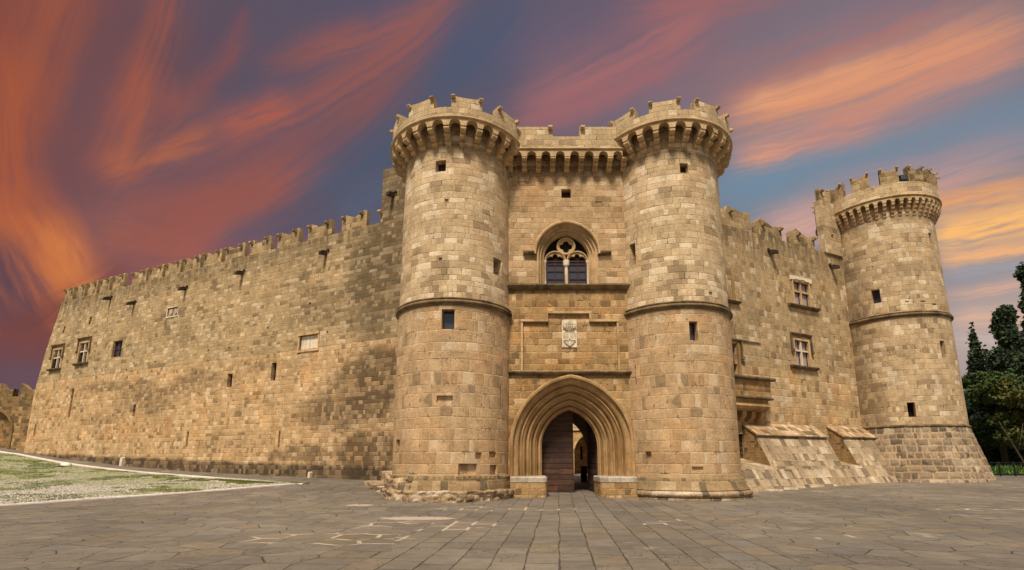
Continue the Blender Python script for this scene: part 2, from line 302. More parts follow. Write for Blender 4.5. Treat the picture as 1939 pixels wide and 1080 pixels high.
M['rubble'] = stone('rubble_footing', .70, .50, (182, 154, 118), (148, 122, 90), (214, 194, 164), (96, 80, 60), (196, 170, 134), .035, .6, 1.3, .5, pale_p=.18, dark_p=.12, bulge=.06, orange=.2, warp=.14)
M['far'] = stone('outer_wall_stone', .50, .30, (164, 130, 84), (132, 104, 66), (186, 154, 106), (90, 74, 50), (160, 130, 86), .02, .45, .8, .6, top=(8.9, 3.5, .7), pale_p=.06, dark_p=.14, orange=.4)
M['court'] = stone('courtyard_stone', .7, .4, (206, 168, 112), (180, 142, 90), (220, 186, 136), (150, 120, 76), (200, 166, 112), .016, .4, .3, .2, orange=.3)
M['crown'] = stone('parapet_ashlar', .85, .30, (202, 174, 132), (184, 156, 114), (220, 196, 158), (152, 128, 94), (184, 154, 112), .012, .35, .25, .25, pale_p=.12, dark_p=.10, orange=.1, rowvar=.2)
M['merlon'] = stone('merlon_stone', .55, .34, (180, 152, 110), (152, 126, 88), (200, 172, 128), (104, 86, 58), (168, 138, 94), .016, .4, .5, .75, stainc=(84, 72, 52), pale_p=.08, dark_p=.15, orange=.15)
M['trim'] = plain('dressed_stone', (192, 160, 116), .22, .9, 1.8, (140, 112, 74))
M['corbel'] = plain('corbel_stone', (194, 164, 122), .18, .9, 1.6, (144, 118, 80))
M['sill'] = plain('weathered_sill', (112, 94, 68), .4, .9, 3., (58, 50, 40))
M['string'] = plain('weathered_string_course', (126, 104, 74), .35, .9, 2., (66, 56, 42))
M['pale'] = plain('pale_marble', (222, 206, 180), .15, .7, 2.5, (170, 150, 120))
M['arms'] = plain('grey_relief_stone', (196, 178, 148), .18, .8, 6., (140, 120, 90))
M['bench'] = plain('limewashed_cap', (182, 168, 148), .2, .7, 3., (130, 118, 104))
M['portal'] = plain('portal_moulding_stone', (168, 134, 90), .25, .85, 1.5, (128, 94, 54))
M['spout'] = plain('dark_spout_stone', (70, 58, 42), .4, .9, 5., (34, 30, 24))
M['iron'] = plain('dark_iron', (34, 30, 28), .3, .6, 8., None, 0)
M['woodf'] = plain('brown_window_wood', (74, 36, 26), .3, .5, 9., None, .002)
M['white_wood'] = plain('pale_stone_mullion', (210, 192, 166), .12, .7, 6., None, .003)
M['slab'] = stone('cap_slabs', .55, .42, (190, 158, 118), (160, 128, 90), (214, 190, 156), (92, 74, 54), (140, 112, 78), .016, .5, .6, .5, stainc=(90, 70, 50), pale_p=.2, dark_p=.2, orange=.2)
M['kerb'] = plain('white_kerb_stone', (220, 206, 196), .08, .7, 2., (190, 176, 164), .004)
M['rock'] = plain('white_rock', (224, 216, 200), .15, .8, 4., None)
def glass(name, c, rough=.08, spec=.6):
    Mx, n, b = mat(name); b.inputs['Base Color'].default_value = (*lin(c), 1); b.inputs['Roughness'].default_value = rough; b.inputs['Specular IOR Level'].default_value = spec
    tc = n.n('ShaderNodeTexCoord').outputs['Object']; a, _ = n.noise(tc, 2.5, 2); bump(n, b, a, .01, .3); return Mx
M['glass'] = glass('dark_window_glass', (58, 62, 70))
M['curtain'] = glass('curtained_glass', (158, 144, 142), .25, .4)
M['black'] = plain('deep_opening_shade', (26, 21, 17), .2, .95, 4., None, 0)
def wood_door():
    Mx, n, b = mat('old_door_planks'); tc = n.n('ShaderNodeTexCoord').outputs['Object']; x, y, z = n.xyz(tc)
    pl = n.m('MULTIPLY', z, 1/.27); row = n.m('FLOOR', pl); fz = n.m('FRACT', pl)
    w, wc = n.white(n.comb(row, 0., 0.)); g, _ = n.noise(n.vm('MULTIPLY', tc, (1.5, 1.5, 22.)), 1.6, 5, .65)
    c = n.mix(w, lin((94, 66, 50)), lin((58, 40, 32))); c = n.mix(n.ss(g, .35, .7, 0., .7), c, lin((36, 24, 19)))
    r, _ = n.noise(tc, 1.4, 4, .6); c = n.mix(n.ss(r, .52, .7, 0., .6), c, lin((118, 74, 54)))
    gap = n.ss(n.m('MINIMUM', fz, n.m('SUBTRACT', 1., fz)), .05, .0); c = n.mix(gap, c, (.004, .003, .003))
    n.t.links.new(c, b.inputs['Base Color']); b.inputs['Roughness'].default_value = .75; bump(n, b, n.m('SUBTRACT', g, gap), .015); return Mx
M['door'] = wood_door()
def foliage(name, a, bb, c3):
    Mx, n, b = mat(name); oi = n.n('ShaderNodeTexCoord').outputs['Object']
    g = n.n('ShaderNodeNewGeometry'); rnd = g.outputs['Random Per Island']
    w, _ = n.noise(oi, .55, 3, .6); c = n.mix(rnd, lin(a), lin(bb)); c = n.mix(n.ss(w, .45, .68, 0., .7), c, lin(c3))
    n.t.links.new(c, b.inputs['Base Color']); b.inputs['Roughness'].default_value = .7
    return Mx
M['cypress'] = foliage('cypress_needles', (58, 72, 46), (38, 50, 34), (72, 86, 52))
M['pine'] = foliage('dark_green_leaves', (62, 80, 38), (38, 54, 28), (82, 98, 46))
M['olive'] = foliage('olive_green_leaves', (78, 90, 38), (48, 60, 27), (104, 94, 42))
M['bush'] = foliage('bright_shrub_leaves', (96, 140, 52), (60, 98, 36), (130, 160, 70))
M['bark'] = plain('tree_bark', (72, 60, 48), .3, .95, 6.)
M['blade'] = foliage('grass_blades', (106, 120, 44), (84, 98, 38), (142, 136, 66))
def flag():
    Mx, n, b = mat('flagstone_paving'); P = n.n('ShaderNodeTexCoord').outputs['Object']
    rot = n.n('ShaderNodeVectorRotate', rotation_type='Z_AXIS'); n.put(rot.inputs['Vector'], P); rot.inputs['Angle'].default_value = R(4.5)
    Q = rot.outputs[0]; lf, lfc = n.noise(Q, .35, 2); Q = n.vm('ADD', Q, n.vm('SCALE', n.vm('SUBTRACT', lfc, (.5, .5, .5)), sc=.16))
    jf, jfc = n.noise(Q, 4., 4, .7); Q = n.vm('ADD', Q, n.vm('SCALE', n.vm('SUBTRACT', jfc, (.5, .5, .5)), sc=.09))
    x, y, _ = n.xyz(Q); cx = n.m('MULTIPLY', x, 1/.60); colm = n.m('FLOOR', cx); fx = n.m('FRACT', cx)
    _, wc = n.white(n.comb(colm, 1.3, 0.)); wr, wg, _ = n.xyz(wc); L = n.m('MULTIPLY_ADD', wg, .55, .65)
    ry = n.m('ADD', n.m('DIVIDE', y, L), n.m('MULTIPLY', wr, 9.)); rw = n.m('FLOOR', ry); fy = n.m('FRACT', ry)
    d0 = n.m('MINIMUM', n.m('MULTIPLY', n.m('MINIMUM', fx, n.m('SUBTRACT', 1., fx)), .60), n.m('MULTIPLY', n.m('MINIMUM', fy, n.m('SUBTRACT', 1., fy)), L))
    VQ = n.vm('MULTIPLY', Q, (1.15, 1.35, 1.)); ve = n.n('ShaderNodeTexVoronoi', feature='DISTANCE_TO_EDGE', voronoi_dimensions='2D'); n.put(ve.inputs['Vector'], VQ); ve.inputs['Scale'].default_value = 1.; ve.inputs['Randomness'].default_value = .72
    vc = n.n('ShaderNodeTexVoronoi', voronoi_dimensions='2D'); n.put(vc.inputs['Vector'], VQ); vc.inputs['Scale'].default_value = 1.; vc.inputs['Randomness'].default_value = .72
    zn, _ = n.noise(Q, .25, 2); ax = n.m('ADD', n.m('ABSOLUTE', n.m('SUBTRACT', x, .5)), n.m('MULTIPLY', n.m('SUBTRACT', zn, .5), 6.)); away = n.m('GREATER_THAN', ax, 4.2)
    d = n.m('ADD', n.m('MULTIPLY', d0, n.m('SUBTRACT', 1., away)), n.m('MULTIPLY', n.m('MULTIPLY', ve.outputs['Distance'], .8), away))
    _, idb = n.white(n.comb(colm, rw, 2.2)); idc = n.mix(away, idb, vc.outputs['Color']); r1, r2, r3 = n.xyz(idc)
    c = n.mix(r1, lin((122, 111, 97)), lin((104, 95, 84)))
    c = n.mix(n.m('MULTIPLY', n.m('LESS_THAN', r2, .10), .45), c, lin((122, 106, 82))); c = n.mix(n.m('MULTIPLY', n.m('GREATER_THAN', r2, .9), .4), c, lin((106, 102, 98)))
    g, _ = n.noise(P, 2.4, 5, .7); c = n.vm('SCALE', c, sc=n.ss(g, .25, .75, .84, 1.16)); g2, _ = n.noise(P, 26., 3, .7); c = n.vm('SCALE', c, sc=n.ss(g2, .3, .7, .88, 1.12))
    jm, _ = n.noise(P, .9, 3, .6)
    jw = n.ss(jm, .35, .7, .008, .028); gap = n.ss(d, jw, n.m('MULTIPLY', jw, .3))
    cr, _ = n.noise(n.vm('ADD', P, n.vm('SCALE', idc, sc=7.)), 1.5, 4, .6); crack = n.m('MULTIPLY', n.ss(n.m('ABSOLUTE', n.m('SUBTRACT', cr, .5)), .006, .001), n.m('GREATER_THAN', r3, .72))
    gap = n.m('MAXIMUM', gap, n.m('MULTIPLY', crack, .7))
    moss, _ = n.noise(P, .8, 4, .65); lime, _ = n.noise(n.vm('ADD', P, (7.3, 3.1, 0.)), .33, 3, .6)
    gc = n.mix(n.ss(moss, .52, .62), lin((54, 47, 40)), lin((80, 88, 42)))
    # lime-mortared joints in a few repaired areas (metres on the square)
    rep = None
    for (bx, by, rx, ryy) in ((-3.6, 14.2, 2.3, 1.2), (-5.2, 11.6, 2.2, 1.1), (-2.6, 19.2, 2.2, 1.0), (-.3, 19.0, 1.3, .45), (3.0, 16.0, .9, .5), (6.4, 12.8, .8, .5), (2.6, 15.0, .8, .3), (15.2, 19.8, 2., .5)):
        e = n.ss(n.vm('LENGTH', n.vm('MULTIPLY', n.vm('SUBTRACT', Q, (bx, by, 0)), (1/rx, 1/ryy, 0))), 1.1, .75); rep = e if rep is None else n.m('MAXIMUM', rep, e)
    limew = n.m('MULTIPLY', rep, n.ss(jm, .42, .55))
    lj = n.m('MULTIPLY', n.ss(d, .055, .025), limew)
    c = n.mix(n.m('MULTIPLY', gap, .72), c, gc); lg, _ = n.noise(P, .18, 4, .6); c = n.vm('SCALE', c, sc=n.ss(lg, .3, .7, .82, 1.16))
    c = n.mix(n.m('MULTIPLY', lj, .9), c, lin((206, 184, 156)))
    blot = n.m('MULTIPLY', n.ss(lime, .64, .7), n.ss(g, .45, .6)); c = n.mix(n.m('MULTIPLY', blot, .45), c, lin((180, 164, 146)))
    for (bx, by, rx, ryy) in ((-3.2, 16.2, 1.3, .5), (-6.3, 20.6, .6, .35)):
        e = n.ss(n.m('ADD', n.vm('LENGTH', n.vm('MULTIPLY', n.vm('SUBTRACT', P, (bx, by, 0)), (1/rx, 1/ryy, 0))), n.m('MULTIPLY', n.m('SUBTRACT', g, .5), 2.)), 1., .8)
        c = n.mix(n.m('MULTIPLY', e, .75), c, lin((190, 168, 150)))
    sp, _ = n.noise(P, 11., 3, .75); c = n.mix(n.ss(sp, .66, .72, 0., .4), c, lin((176, 164, 148)))
    n.t.links.new(c, b.inputs['Base Color']); b.inputs['Roughness'].default_value = .72; b.inputs['Specular IOR Level'].default_value = .3
    h = n.m('SUBTRACT', n.m('ADD', n.m('MULTIPLY', g, .5), n.m('ADD', n.m('MULTIPLY', g2, .15), n.m('MULTIPLY', r3, .5))), n.m('MULTIPLY', gap, 1.))
    bump(n, b, h, .022); return Mx
M['flag'] = flag()
def gravel():
    Mx, n, b = mat('gravel_and_moss'); P = n.n('ShaderNodeTexCoord').outputs['Object']
    vo = n.n('ShaderNodeTexVoronoi'); n.put(vo.inputs['Vector'], P); vo.inputs['Scale'].default_value = 13.
    c = n.mix(n.xyz(vo.outputs['Color'])[0], lin((190, 178, 166)), lin((250, 242, 230))); c = n.mix(n.ss(vo.outputs['Distance'], .3, .6), c, lin((104, 92, 74)))
    g, _ = n.noise(n.vm('MULTIPLY', P, (.75, 1., 1.)), .33, 6, .7); g2, _ = n.noise(P, 5., 4, .7)
    gm = n.ss(n.m('ADD', n.m('ADD', g, n.m('MULTIPLY', n.m('SUBTRACT', n.xyz(P)[1], 27.), .012)), n.m('MULTIPLY', n.m('SUBTRACT', g2, .5), .6)), .45, .57)
    gc = n.mix(g2, lin((84, 102, 34)), lin((134, 136, 66))); gs, _ = n.noise(P, 9., 3, .8); c = n.mix(n.m('MULTIPLY', gm, n.ss(gs, .40, .58, .12, .95)), c, gc)
    n.t.links.new(c, b.inputs['Base Color']); bump(n, b, vo.outputs['Distance'], .04, .6); return Mx
M['gravel'] = gravel()
M['grassy'] = plain('rough_grass_ground', (84, 100, 44), .4, .95, 1.2, (96, 84, 56), .03)

# ------------------------------------------------------------------ ground surface: flat square in front, rising gently to the walls
GP = np.array([(-7.05,28.4,.68),(-8.8,29.2,.71),(-13.7,31.5,.79),(-19,34,.92),(-25.4,37,1.11),(-33.4,40.8,1.58),(-40.15,43.9,2.06),(-44.9,46.2,2.5),(-49,47,3.05),(-56,48,3.4),
  (-2.5,22.2,0),(-6.3,24.2,.1),(-8.4,27.,.4),(2.5,24.4,.14),(2.5,38,.16),(8,22.3,0),(11.6,25.8,.12),(14.5,27.7,.27),(23.5,32.1,.45),(25.5,31.9,.42),(28.8,31.8,.48),(31.5,36,.55),(38,40,.52),(45,46,.6),(40,60,.6),(0,60,.3),
  (0,-6,0),(10,-6,0),(-10,-6,0),(0,5,0),(10,8,0),(-10,8,0),(-8,15,0),(0,15,0),(8,15,0),(16,18,.02),(22,14,0),(-18,8,0),(-20.5,20.5,0),(-12,19,0),(-27,14,0),(-40,25,.3),(25,24,.15),(35,24,.15),(-36,6,0),(40,10,0),(-60,30,1.),(-60,55,3.8)])
_d = np.hypot(GP[:, None, 0]-GP[None, :, 0], GP[:, None, 1]-GP[None, :, 1]); _n = len(GP)
_A = np.zeros((_n+3, _n+3)); _A[:_n, :_n] = _d + np.eye(_n)*-.4; _A[:_n, _n] = 1; _A[:_n, _n+1:] = GP[:, :2]; _A[_n, :_n] = 1; _A[_n+1:, :_n] = GP[:, :2].T
_w = np.linalg.solve(_A, np.concatenate([GP[:, 2], [0, 0, 0]]))
def gz(x, y):
    x = np.asarray(x, float); y = np.asarray(y, float)
    xx = np.clip(x, -62, 60); yy = np.clip(y, -8, 64)
    r = np.hypot(xx[..., None]-GP[:, 0], yy[..., None]-GP[:, 1])
    z = r@_w[:_n] + _w[_n] + xx*_w[_n+1] + yy*_w[_n+2]
    return np.clip(z, -.15, 4.2)
def ghit(u, v, ymax=70):
    d = ray(u, v); prev = None
    for t in np.arange(3, ymax/max(d[1], .1), .05):
        if CZ+d[2]*t < float(gz(d[0]*t, d[1]*t)): break
    return d[0]*t, d[1]*t

# ------------------------------------------------------------------ mesh builder
class MB:
    def __init__(s): s.v = []; s.f = []; s.uv = []; s.mi = []
    def face(s, pts, uv=None, mi=0):
        k = len(s.v); s.v += [tuple(map(float, p)) for p in pts]; s.f.append(tuple(range(k, k+len(pts))))
        if uv is None:
            a = np.array(pts[0]); b_ = np.array(pts[1]); c = np.array(pts[2]); nn = np.cross(b_-a, c-a)
            l = np.linalg.norm(nn); nn = nn/l if l > 1e-12 else np.array([0, 0, 1.])
            if abs(nn[2]) > .75: uv = [(p[0], p[1]) for p in pts]
            else:
                h = math.hypot(nn[0], nn[1]); tx, ty = -nn[1]/h, nn[0]/h
                uv = [(p[0]*tx+p[1]*ty+3.1*nn[0], p[2]) for p in pts]
        s.uv += list(uv); s.mi.append(mi)
    def box(s, F, a0, a1, b0, b1, c0, c1, mi=0):
        """box in frame F: a along the wall, b up, c outward"""
        g = lambda a, b_, c: F(a, b_, c)
        p = [g(a0,b0,c0), g(a1,b0,c0), g(a1,b1,c0), g(a0,b1,c0), g(a0,b0,c1), g(a1,b0,c1), g(a1,b1,c1), g(a0,b1,c1)]
        A = [(a0,b0),(a1,b0),(a1,b1),(a0,b1)]
        s.face([p[4],p[5],p[6],p[7]], A, mi); s.face([p[1],p[0],p[3],p[2]], [A[1],A[0],A[3],A[2]], mi)
        s.face([p[0],p[4],p[7],p[3]], [(c0,b0),(c1,b0),(c1,b1),(c0,b1)], mi); s.face([p[5],p[1],p[2],p[6]], [(c1,b0),(c0,b0),(c0,b1),(c1,b1)], mi)
        s.face([p[7],p[6],p[2],p[3]], [(a0,c1),(a1,c1),(a1,c0),(a0,c0)], mi); s.face([p[0],p[1],p[5],p[4]], [(a0,c0),(a1,c0),(a1,c1),(a0,c1)], mi)
    def prism(s, F, poly, c0, c1, mi=0):
        """polygon (a,b) counter-clockwise seen from outside, extruded from depth c0 to c1 (outward)"""
        n = len(poly)
        s.face([F(a, b_, c1) for a, b_ in poly], poly, mi); s.face([F(a, b_, c0) for a, b_ in poly][::-1], poly[::-1], mi)
        L = 0
        for i in range(n):
            a, b_ = poly[i], poly[(i+1) % n]; l = math.hypot(b_[0]-a[0], b_[1]-a[1])
            vert = abs(b_[1]-a[1]) > abs(b_[0]-a[0])
            uvq = [(c1, a[1]), (c0, a[1]), (c0, b_[1]), (c1, b_[1])] if vert else [(a[0], c1), (a[0], c0), (b_[0], c0), (b_[0], c1)]
            s.face([F(*a, c1), F(*a, c0), F(*b_, c0), F(*b_, c1)], uvq, mi)
    def prof(s, F, poly, a0, a1, mi=0):
        """polygon (c,b) extruded along a"""
        n = len(poly)
        s.face([F(a1, b_, c) for c, b_ in poly], [(c, b_) for c, b_ in poly], mi); s.face([F(a0, b_, c) for c, b_ in poly][::-1], [(c, b_) for c, b_ in poly][::-1], mi)
        l = 0
        for i in range(n):
            p, q = poly[i], poly[(i+1) % n]; dl = math.hypot(q[0]-p[0], q[1]-p[1])
            s.face([F(a0, p[1], p[0]), F(a1, p[1], p[0]), F(a1, q[1], q[0]), F(a0, q[1], q[0])][::-1], [(a0, l), (a1, l), (a1, l+dl), (a0, l+dl)][::-1], mi); l += dl
    def grid(s, rows, uvs, mi=0, close=False):
        """rows: 2-D list of points"""
        for i in range(len(rows)-1):
            for j in range(len(rows[0])-1):
                s.face([rows[i][j], rows[i][j+1], rows[i+1][j+1], rows[i+1][j]], [uvs[i][j], uvs[i][j+1], uvs[i+1][j+1], uvs[i+1][j]], mi)
    def tube(s, pts, r, n=6, mi=0):
        pts = [Vector(p) for p in pts]; rings = []
        for i, p in enumerate(pts):
            d = (pts[min(i+1, len(pts)-1)]-pts[max(i-1, 0)]).normalized(); up = Vector((0, 0, 1)) if abs(d.z) < .9 else Vector((0, 1, 0))
            a = d.cross(up).normalized(); b_ = d.cross(a); rr = r[i] if hasattr(r, '__len__') else r
            rings.append([p+a*math.cos(2*PI*k/n)*rr+b_*math.sin(2*PI*k/n)*rr for k in range(n)])
        for i in range(len(rings)-1):
            for k in range(n): s.face([rings[i][k], rings[i][(k+1) % n], rings[i+1][(k+1) % n], rings[i+1][k]], None, mi)
        s.face(rings[0][::-1], None, mi); s.face(rings[-1], None, mi)
    def build(s, name, mats, parent=None, smooth=False, merge=True, **tags):
        base = Vector(parent['_base']) if parent is not None and '_base' in parent else Vector((0, 0, 0))
        me = bpy.data.meshes.new(name); V = np.array(s.v) - np.array(base)
        me.from_pydata(V.tolist(), [], s.f)
        ul = me.uv_layers.new(name='UVMap'); ul.data.foreach_set('uv', np.array(s.uv, dtype=np.float32).ravel())
        if not isinstance(mats, (list, tuple)): mats = [mats]
        for m_ in mats: me.materials.append(M[m_])
        me.polygons.foreach_set('material_index', s.mi)
        if merge:
            import bmesh
            bm = bmesh.new(); bm.from_mesh(me); bmesh.ops.remove_doubles(bm, verts=bm.verts, dist=.0004); bm.to_mesh(me); bm.free()
        if smooth:
            me.polygons.foreach_set('use_smooth', [True]*len(me.polygons))
            if smooth != 'all': me.set_sharp_from_angle(angle=R(38))
        me.update()
        o = bpy.data.objects.new(name, me); COL.objects.link(o)
        if parent is not None: o.parent = parent; o['_base'] = tuple(base)
        for k, v in tags.items(): o[k] = v
        return o
def thing(name, loc, label, category, group=None):
    o = bpy.data.objects.new(name, None); COL.objects.link(o); o.location = loc; o['_base'] = tuple(loc)
    o['label'] = label; o['category'] = category
    if group: o['group'] = group
    return o
def frame(O, T, Nn):
    O, T, Nn = np.array(O, float), np.array(T, float), np.array(Nn, float)
    return lambda a, b, c: O + T*a + Nn*c + np.array([0, 0, b])
def cylframe(c, ang, r, z0=0):
    t = R(ang); return frame((c[0]+r*math.sin(t), c[1]-r*math.cos(t), z0), (math.cos(t), math.sin(t), 0), (math.sin(t), -math.cos(t), 0))
def shell(mb, Pf, u0, u1, v0, v1, nu, nv, holes=(), us=1., mi=None, vrows=None):
    """surface Pf(u,v,d) (d = depth inward); holes: (ua,ub,va,vb,depth,back)"""
    U = set(np.linspace(u0, u1, nu+1).tolist()); V = set(np.linspace(v0, v1, nv+1).tolist())
    def cut(S, x):
        near = [q for q in S if abs(q-x) < 1e-4]
        if not near: S.add(x)
        return near[0] if near else x
    for h in holes:
        for q in h[:2]: cut(U, q)
        for q in h[2:4]: cut(V, q)
    U = sorted(U); V = sorted(V)
    for i in range(len(U)-1):
        for j in range(len(V)-1):
            um, vm = (U[i]+U[i+1])/2, (V[j]+V[j+1])/2
            if any(h[0]-1e-4 < um < h[1]+1e-4 and h[2]-1e-4 < vm < h[3]+1e-4 for h in holes): continue
            q = [(U[i], V[j]), (U[i+1], V[j]), (U[i+1], V[j+1]), (U[i], V[j+1])]
            mb.face([Pf(a, b, 0) for a, b in q], [(a*us, b) for a, b in q], mi((um, vm)) if mi else 0)
    for h in holes:
        a, b, c, e, dp = h[:5]; k = mi(((a+b)/2, (c+e)/2)) if mi else 0
        for (p, q) in (((a, c), (b, c)), ((b, c), (b, e)), ((b, e), (a, e)), ((a, e), (a, c))):
            mb.face([Pf(*q, 0), Pf(*p, 0), Pf(*p, dp), Pf(*q, dp)], [(q[0]*us, q[1]), (p[0]*us, p[1]), (p[0]*us+dp*(p[0] == q[0]), p[1]+dp*(p[1] == q[1])), (q[0]*us+dp*(p[0] == q[0]), q[1]+dp*(p[1] == q[1]))], k)
        if h[5]: mb.face([Pf(a, c, dp), Pf(b, c, dp), Pf(b, e, dp), Pf(a, e, dp)], [(a*us, c), (b*us, c), (b*us, e), (a*us, e)], k)
def ring(mb, c, prof, a0=-180, a1=180, n=96, mi=0):
    """prof: list of (r,z) from bottom to top, outside"""
    A = np.linspace(a0, a1, n+1)
    L = [0]
    for i in range(1, len(prof)): L.append(L[-1]+math.hypot(prof[i][0]-prof[i-1][0], prof[i][1]-prof[i-1][1]))
    rows = [[(c[0]+r*math.sin(R(a)), c[1]-r*math.cos(R(a)), z) for a in A] for r, z in prof]
    rm = prof[0][0]; uvs = [[(R(a)*rm, prof[0][1]+L[i]) for a in A] for i in range(len(prof))]
    mb.grid(rows, uvs, mi)
def roll(r, z, rad, n=6, a0=-90, a1=90):
    return [(r+rad*math.cos(R(a)), z+rad*math.sin(R(a))) for a in np.linspace(a0, a1, n+1)]
def window(parent, F, w, h, depth, nx=2, ny=2, name='window', gl='glass', wood='woodf', bar=.05, border=.06, ysplit=None, mull=None):
    """glazed leaf set back in an opening; F origin at the opening's lower centre"""
    g = MB(); g.box(F, -w/2-.01, w/2+.01, -.01, h+.01, -depth-.06, -depth-.03); o = None
    f = MB(); f.box(F, -w/2, -w/2+border, 0, h, -depth-.03, -depth+.04); f.box(F, w/2-border, w/2, 0, h, -depth-.03, -depth+.04)
    f.box(F, -w/2+border, w/2-border, 0, border, -depth-.03, -depth+.035); f.box(F, -w/2+border, w/2-border, h-border, h, -depth-.03, -depth+.035)
    for i in range(1, nx):
        x = -w/2+w*i/nx; f.box(F, x-bar/2, x+bar/2, border, h-border, -depth-.028, -depth+.025)
    ys = ysplit or [h*j/ny for j in range(1, ny)]
    for y in ys: f.box(F, -w/2+border, w/2-border, y-bar/2, y+bar/2, -depth-.028, -depth+.02)
    o = f.build(name, wood, parent); g.build('glass_pane', gl, o)
    return o
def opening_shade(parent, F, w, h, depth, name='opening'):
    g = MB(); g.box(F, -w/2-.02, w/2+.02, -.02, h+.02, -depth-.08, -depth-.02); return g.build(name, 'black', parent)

# ------------------------------------------------------------------ round towers
def machicolation(th, c, Rs, Rp, zc, zt, ncor, phase, zs, w=.26, lobes=3):
    """corbels from zc (foot) to zt (arch springing), arch band up to zs"""
    H = zt-zc; E = Rp-Rs
    # radial profile (r outward, z)
    prof = [(-.05, 0)]
    for k in range(lobes):
        z0 = H*(k/lobes); z1 = H*((k+1)/lobes); r1 = E*(k+1)/lobes-.05
        r0 = E*k/lobes
        prof += [(r0+(r1-r0)*.35, z0+.02)]
        for a in np.linspace(-70, 60, 6): prof.append((r1-(r1-r0)*.38+(r1-r0)*.38*math.cos(R(a)), (z0+z1)/2+.015+(z1-z0)*.42*math.sin(R(a))))
        prof += [(r1-.05*(k < lobes-1), z1-.01)]
    prof += [(E-.05, H+.0), (-.05, H)]
    for i in range(ncor):
        a = phase+360*i/ncor; F = cylframe(c, a, Rs, zc); mb = MB()
        mb.prof(F, prof, -w/2, w/2); mb.build('corbel', 'corbel', th, smooth=True)
    # arched band
    mb = MB(); band = MB(); bay = 360/ncor; half = math.degrees((w/2)/Rp); rin = Rp-.34
    wid = R(bay-2*half)*Rp/2
    A = []; Z = []
    for i in range(ncor):
        a = phase+360*i/ncor
        A += [a-half, a+half]; Z += [zt, zt]
        m_ = 9
        for j in range(1, m_):
            t_ = -1+2*j/m_; A.append(a+half+(bay-2*half)*(t_+1)/2); Z.append(zt+.06+math.sqrt(max(0, 1-t_*t_))*min(wid, zs-zt-.12))
    A.append(A[0]+360); Z.append(Z[0])
    P_ = lambda r, a, z: (c[0]+r*math.sin(R(a)), c[1]-r*math.cos(R(a)), z)
    for i in range(len(A)-1):
        a, b = A[i], A[i+1]; za, zb = Z[i], Z[i+1]
        ua, ub = R(a)*Rp, R(b)*Rp
        band.face([P_(Rp-.02, a, za), P_(Rp-.02, b, zb), P_(Rp-.02, b, zs), P_(Rp-.02, a, zs)], [(ua, za), (ub, zb), (ub, zs), (ua, zs)])
        band.face([P_(rin, a, za), P_(rin, b, zb), P_(Rp-.02, b, zb), P_(Rp-.02, a, za)], [(ua, za-.34), (ub, zb-.34), (ub, zb), (ua, za)])
        band.face([P_(rin, b, zb), P_(rin, a, za), P_(rin, a, zs), P_(rin, b, zs)], [(ub, zb), (ua, za), (ua, zs), (ub, zs)])
    band.build('machicolation_arches', 'corbel', th, smooth=True)
    fl = MB(); ring(fl, c, [(0.01, zs+.42), (Rp-.05, zs+.42)], n=48); ring(fl, c, [(0.01, zs+.50), (Rp-.05, zs+.50)], n=48)
    fl.build('wall_walk', 'crown', th)
def merlon_curved(th, c, r, a0, a1, z0, h, t=.42, dip=.10, knobs=True, swallow=False, mt='crown', kw=.095):
    mb = MB(); n = 8; A = np.linspace(a0, a1, n+1); P_ = lambda r_, a, z: (c[0]+r_*math.sin(R(a)), c[1]-r_*math.cos(R(a)), z)
    zt = [z0+h - (dip*(1-abs(-1+2*i/n)**1.) if swallow else dip*(1-(-1+2*i/n)**2)) for i in range(n+1)]
    for i in range(n):
        a, b = A[i], A[i+1]; ua, ub = R(a)*r, R(b)*r
        mb.face([P_(r, a, z0), P_(r, b, z0), P_(r, b, zt[i+1]), P_(r, a, zt[i])], [(ua, z0), (ub, z0), (ub, zt[i+1]), (ua, zt[i])])
        mb.face([P_(r-t, b, z0), P_(r-t, a, z0), P_(r-t, a, zt[i]), P_(r-t, b, zt[i+1])], [(ub, z0), (ua, z0), (ua, zt[i]), (ub, zt[i+1])])
        mb.face([P_(r, a, zt[i]), P_(r, b, zt[i+1]), P_(r-t, b, zt[i+1]), P_(r-t, a, zt[i])], [(ua, zt[i]), (ub, zt[i+1]), (ub, zt[i+1]+t), (ua, zt[i]+t)])
    for a, s_ in ((A[0], 1), (A[-1], 0)):
        z_ = zt[0] if s_ else zt[-1]; q = [P_(r-t, a, z0), P_(r, a, z0), P_(r, a, z_), P_(r-t, a, z_)]; uvq = [(0, z0), (t, z0), (t, z_), (0, z_)]
        mb.face(q if s_ else q[::-1], uvq if s_ else uvq[::-1])
    o = mb.build('merlon', mt, th)
    if knobs:
        for a in (A[0]+(A[-1]-A[0])*.06, A[-1]-(A[-1]-A[0])*.06):
            F = cylframe(c, a, r, z0+h-.20); kb = MB(); w = kw
            kb.prof(F, [(-.05, .04), (.10, .02), (.16, .05), (.19, .10), (.16, .15), (.10, .17), (-.05, .18)], -w, w); kb.build('kneeler_stone', 'corbel', o, smooth=True)
    return o

